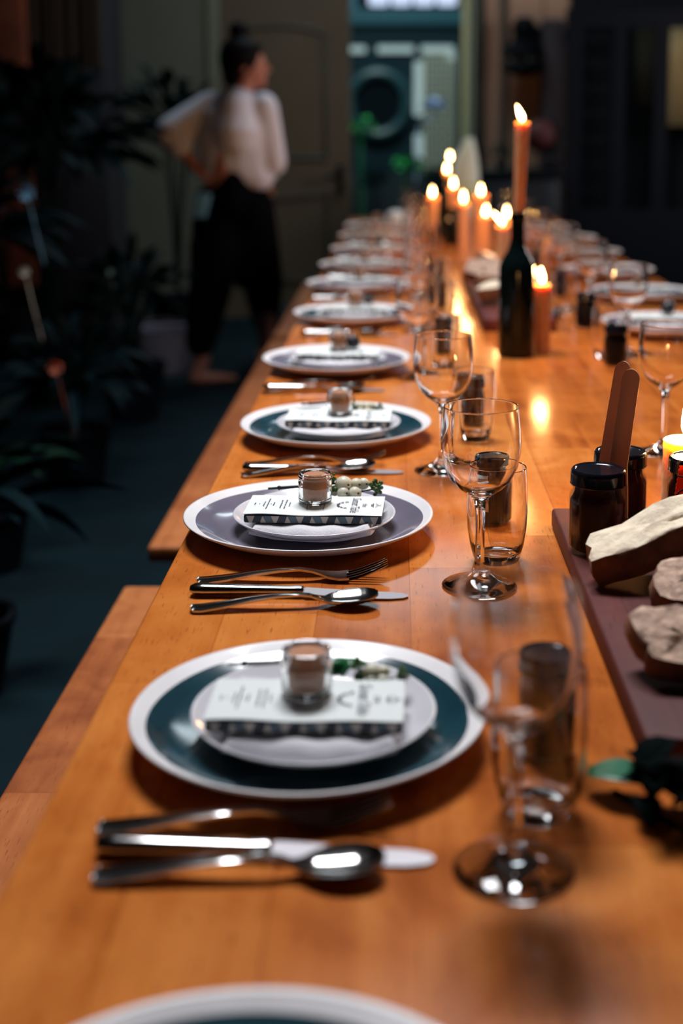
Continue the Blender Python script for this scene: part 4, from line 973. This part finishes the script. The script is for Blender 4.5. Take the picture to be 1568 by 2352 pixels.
# head : skull, face turned to the right
ball(bm, headc+Vector((0, 0, .01)), .088, s=(1.02, .86, 1.12), seg=24, ring=16)
ball(bm, headc+Vector((.045, .02, -.045)), .055, s=(1, .85, 1.05), seg=18, ring=12)
capsule(bm, headc+Vector((.075, .02, -.078)), headc+Vector((.082, .022, -.084)), .022, .018)     # chin
capsule(bm, headc+Vector((.086, .018, .012)), headc+Vector((.108, .024, -.022)), .010, .013)      # nose
capsule(bm, headc+Vector((.090, .004, -.048)), headc+Vector((.090, .034, -.048)), .010, .010)     # lips
capsule(bm, headc+Vector((.082, .0, .028)), headc+Vector((.082, .045, .028)), .012, .012)         # brow
for yy in (-.002, .046): ball(bm, headc+Vector((.083, yy, .010)), .012)
ball(bm, headc+Vector((.005, -.078, -.012)), .024, s=(.8, .35, 1.2))                              # near ear
ball(bm, headc+Vector((.005, .078, -.012)), .024, s=(.8, .35, 1.2))
for (s_, e_, w_) in ((lsh, lel, lwr), (rsh, rel, rwr)):
    capsule(bm, s_*.6+chest*.4, s_, .06, .052); capsule(bm, s_, e_, .048, .037); capsule(bm, e_, w_, .036, .023)
for (h_, k_, a_) in ((lhip, lkn, lan), (rhip, rkn, ran)):
    capsule(bm, pel, h_, .10, .09); capsule(bm, h_, k_, .085, .055); capsule(bm, k_, k_*.55+a_*.45, .055, .052); capsule(bm, k_*.55+a_*.45, a_, .052, .033)
def foot(a_, d):
    d = Vector(d).normalized(); g = Vector((a_.x, a_.y, .035)); capsule(bm, a_, g-d*.03+Vector((0, 0, .0)), .032, .032); capsule(bm, g-d*.03, g+d*.10+Vector((0, 0, -.012)), .030, .022); capsule(bm, g+d*.10+Vector((0, 0, -.012)), g+d*.16+Vector((0, 0, -.015)), .022, .014, (1.5, .8, 1))
lan.z = max(lan.z, .10); foot(lan, (.9, .45, 0)); ran.z = max(.12, ran.z); 
foot(ran, (.7, .7, 0))
def hand(w_, d, palm_n, thumb):
    d, pn = Vector(d).normalized(), Vector(palm_n).normalized(); side = d.cross(pn).normalized()
    pc = w_+d*.045; capsule(bm, w_, pc, .021, .026, (1.35, .62, 1)); capsule(bm, pc, w_+d*.075, .030, .028, (1.3, .5, 1))
    for k, (o_, L_) in enumerate(((-.030, .062), (-.010, .072), (.010, .068), (.029, .054))):
        b0 = w_+d*.085+side*o_; b1 = b0+d*L_*.45+pn*.006; b2 = b1+d*L_*.32+pn*.016; b3 = b2+d*L_*.18+pn*.018
        capsule(bm, b0, b1, .0098, .009); capsule(bm, b1, b2, .009, .0082); capsule(bm, b2, b3, .0082, .007)
    t0 = w_+d*.03+side*thumb*.03; t1_ = t0+d*.03+side*thumb*.028+pn*.008; t2 = t1_+d*.028+side*thumb*.008+pn*.010
    capsule(bm, t0, t1_, .013, .011); capsule(bm, t1_, t2, .011, .008)
hand(lwr, (.75, -.1, -.62), (.1, .95, .2), 1); hand(rwr, (.1, .75, -.5), (-.9, 0, -.3), -1)
body = remesh('body', bm, M_SKIN, lady, .0065, 3)
# hair : cap over the skull and a bun on top
bm = bmesh.new()
ball(bm, headc+Vector((-.018, -.006, .030)), .098, s=(1.0, .94, 1.08), seg=24, ring=16); ball(bm, headc+Vector((-.045, -.01, -.035)), .070, s=(.8, .95, 1.1), seg=18, ring=12)
capsule(bm, headc+Vector((-.02, 0, .115)), headc+Vector((-.022, 0, .15)), .038, .042); ball(bm, headc+Vector((-.02, 0, .158)), .046, s=(1.05, 1, .9), seg=18, ring=12)
capsule(bm, headc+Vector((.03, -.045, .07)), headc+Vector((.055, -.01, .075)), .035, .032)
remesh('hair', bm, M_HAIR, lady, .009, 3)
# blouse : boxy, cropped, sleeves to the elbow
bm = bmesh.new()
capsule(bm, J(520, 395, .05), J(575, 402, .05), .125, .115, (1, .75, 1))
capsule(bm, J(545, 300, .04), J(546, 375, .05), .160, .155, (1.16, .86, 1)); capsule(bm, J(545, 262, .04), J(545, 300, .04), .130, .160, (1.2, .86, 1))
capsule(bm, lsh*.85+chest*.15, rsh*.85+chest*.15, .072, .072, (1, 1, 1))
capsule(bm, lsh, lel, .072, .074); capsule(bm, lel+(lsh-lel)*.2, lel+(lwr-lel)*.35, .074, .060)
capsule(bm, rsh, rel, .074, .066); capsule(bm, rel+(rsh-rel)*.2, rel+(rwr-rel)*.2, .066, .058)
remesh('blouse', bm, M_SHIRT, lady, .010, 4)
bm = bmesh.new(); top = J(538, 415, .05)
capsule(bm, top, pel, .128, .150, (1.12, .8, 1)); 
for (h_, k_, a_) in ((lhip, lkn, lan), (rhip, rkn, ran)):
    up = Vector((0, 0, .06)); capsule(bm, h_*.85+pel*.15, k_, .125, .098, (1.05, 1, 1)); capsule(bm, k_, a_+Vector((0, 0, .10)), .100, .072)
capsule(bm, J(545, 520, .06), J(555, 640, .12), .11, .05)
capsule(bm, J(470, 560, .0), J(468, 740, .0), .07, .07)
remesh('trousers', bm, M_TROU, lady, .011, 4)
bm = bmesh.new(); c = J(468, 470, -.13); box(bm, c.x-.035, c.x+.035, c.y-.01, c.y+.01, c.z-.06, c.z+.05, .008)
for v in bm.verts: v.co.x += (.05-(v.co.z-c.z))*-.25
tag(obj('hip_cloth', bm, P('blue_cloth', (.12, .30, .42), .9), lady), 'pale blue cloth at the hip')

# ------------------------------------------------------------------ left background : cabinet, plants, pots, bucket
r0 = thing('shuttered_cabinet', 'dark tall cabinet with slatted doors against the back wall', 'cabinet', (0, 0, 0))
CYY = 7.55
A = atY(72, 210, CYY); B = atY(246, 210, CYY)
bm = bmesh.new(); box(bm, A.x, B.x, CYY, CYY+.45, 0.0, 2.5, .01); obj('carcass', bm, P('dark_cabinet', (.020, .022, .030), .6), r0)
for k in range(2):
    x0 = A.x+.02+k*(B.x-A.x)/2; x1 = x0+(B.x-A.x)/2-.04; bm = bmesh.new()
    for xa, xb in ((x0, x0+.03), (x1-.03, x1)): box(bm, xa, xb, CYY-.03, CYY, atY(0, 158, CYY).z, 2.45)
    z = atY(0, 158, CYY).z
    while z < 2.45: box(bm, x0+.03, x1-.03, CYY-.02, CYY, z, z+.012); z += .03
    for xa in (x0+.09, x0+.14): box(bm, xa, xa+.02, CYY-.032, CYY-.02, atY(0, 158, CYY).z, 2.45)
    obj('slatted_door', bm, P('slat_brown', (.045, .03, .022), .6), r0, smooth=False)
bm = bmesh.new(); c = atY(-70, 180, 7.3); d_ = atY(60, 180, 7.3); box(bm, c.x, d_.x, 7.3, 7.38, .3, 2.6, .01)
tag(obj('rust_panel', bm, P('rust_paint', (.16, .035, .012), .7, var=.3, vscale=4)), 'rust-red wooden panel at the top left edge', 'panel')

def potted(x, y, h, R, nL, L, W, lb, seed, mats=None, pot=(.10, .16), cat='plant'):
    r = thing('potted_plant', lb, cat, (x, y, 0), 0, 'potted plants along the left')
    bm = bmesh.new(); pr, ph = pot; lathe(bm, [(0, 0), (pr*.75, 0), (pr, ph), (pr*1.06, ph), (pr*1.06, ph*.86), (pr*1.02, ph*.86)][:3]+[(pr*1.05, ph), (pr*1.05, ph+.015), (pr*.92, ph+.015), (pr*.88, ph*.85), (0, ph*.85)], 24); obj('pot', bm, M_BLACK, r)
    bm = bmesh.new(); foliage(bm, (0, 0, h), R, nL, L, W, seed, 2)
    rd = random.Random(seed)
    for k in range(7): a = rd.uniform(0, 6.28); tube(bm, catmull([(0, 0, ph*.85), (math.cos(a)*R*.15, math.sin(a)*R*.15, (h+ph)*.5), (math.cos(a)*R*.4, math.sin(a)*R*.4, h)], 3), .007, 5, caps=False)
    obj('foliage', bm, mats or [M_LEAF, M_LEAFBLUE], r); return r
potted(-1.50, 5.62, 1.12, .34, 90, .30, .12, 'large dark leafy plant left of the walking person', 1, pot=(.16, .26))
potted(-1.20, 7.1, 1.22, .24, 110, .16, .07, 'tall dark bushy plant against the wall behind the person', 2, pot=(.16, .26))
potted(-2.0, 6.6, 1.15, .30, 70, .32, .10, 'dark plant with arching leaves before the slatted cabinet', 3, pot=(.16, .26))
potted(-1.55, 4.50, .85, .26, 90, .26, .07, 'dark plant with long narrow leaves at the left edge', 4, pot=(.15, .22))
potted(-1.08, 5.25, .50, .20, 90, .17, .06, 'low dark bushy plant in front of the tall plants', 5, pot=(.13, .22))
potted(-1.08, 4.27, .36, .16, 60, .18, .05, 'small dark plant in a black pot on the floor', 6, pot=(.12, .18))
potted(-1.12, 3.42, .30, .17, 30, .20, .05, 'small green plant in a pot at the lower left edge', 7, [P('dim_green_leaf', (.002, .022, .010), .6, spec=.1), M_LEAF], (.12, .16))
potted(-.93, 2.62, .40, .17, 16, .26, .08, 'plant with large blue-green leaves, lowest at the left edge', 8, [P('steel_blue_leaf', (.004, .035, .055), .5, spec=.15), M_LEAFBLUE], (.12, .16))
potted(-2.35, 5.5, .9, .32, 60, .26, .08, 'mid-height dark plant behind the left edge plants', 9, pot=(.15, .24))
# blossoms among the leaves
def bloom(px, py, Y, s, col, lb, nm):
    c = atY(px, py, Y); bm = bmesh.new()
    for i in range(9): a = i*2.4; leaf(bm, c, (math.cos(a), -.6, math.sin(a)), s, s*.6, .1, n=3)
    tube(bm, [c, c+Vector((0.01, .04, -.12)), c+Vector((.02, .1, -.25))], .003, 5)
    tag(obj('blossom', bm, P(nm, col, .7)), lb, 'flower', 'blossoms in the plants')
bloom(57, 622, 4.35, .022, (.75, .72, .62), 'small cream blossom among the leaves at the left edge', 'cream_petal')
bloom(252, 622, 5.1, .016, (.30, .48, .42), 'tiny pale green blossom in the dark plants, middle height', 'green_petal')
bloom(128, 840, 4.0, .030, (.70, .20, .12), 'coral-red blossom low in the dark plants', 'coral_petal')
bloom(62, 440, 4.3, .035, (.20, .42, .60), 'pale blue blossom at the upper left edge', 'blue_petal')
# bucket
r0 = thing('bucket', 'pale lilac-grey round bucket on the floor behind the person', 'bucket', (-1.13, 6.28, 0))
bm = bmesh.new(); lathe(bm, [(0, 0), (.10, 0), (.125, .05), (.135, .21), (.14, .215), (.14, .222), (.13, .22), (.122, .06), (0, .02)], 32); obj('pail', bm, P('lilac_enamel', (.34, .31, .38), .5), r0)
bm = bmesh.new(); tube(bm, [(.137*math.cos(a), .137*math.sin(a)*.35-.02, .215+.05*math.sin(a)) for a in [PI*i/12 for i in range(13)]], .004, 6); obj('handle', bm, M_STEEL, r0)

# ------------------------------------------------------------------ the unplaced first copies are removed
def kill(o):
    for c in list(o.children): kill(c)
    bpy.data.objects.remove(o)
for o in PROTOS: kill(o)
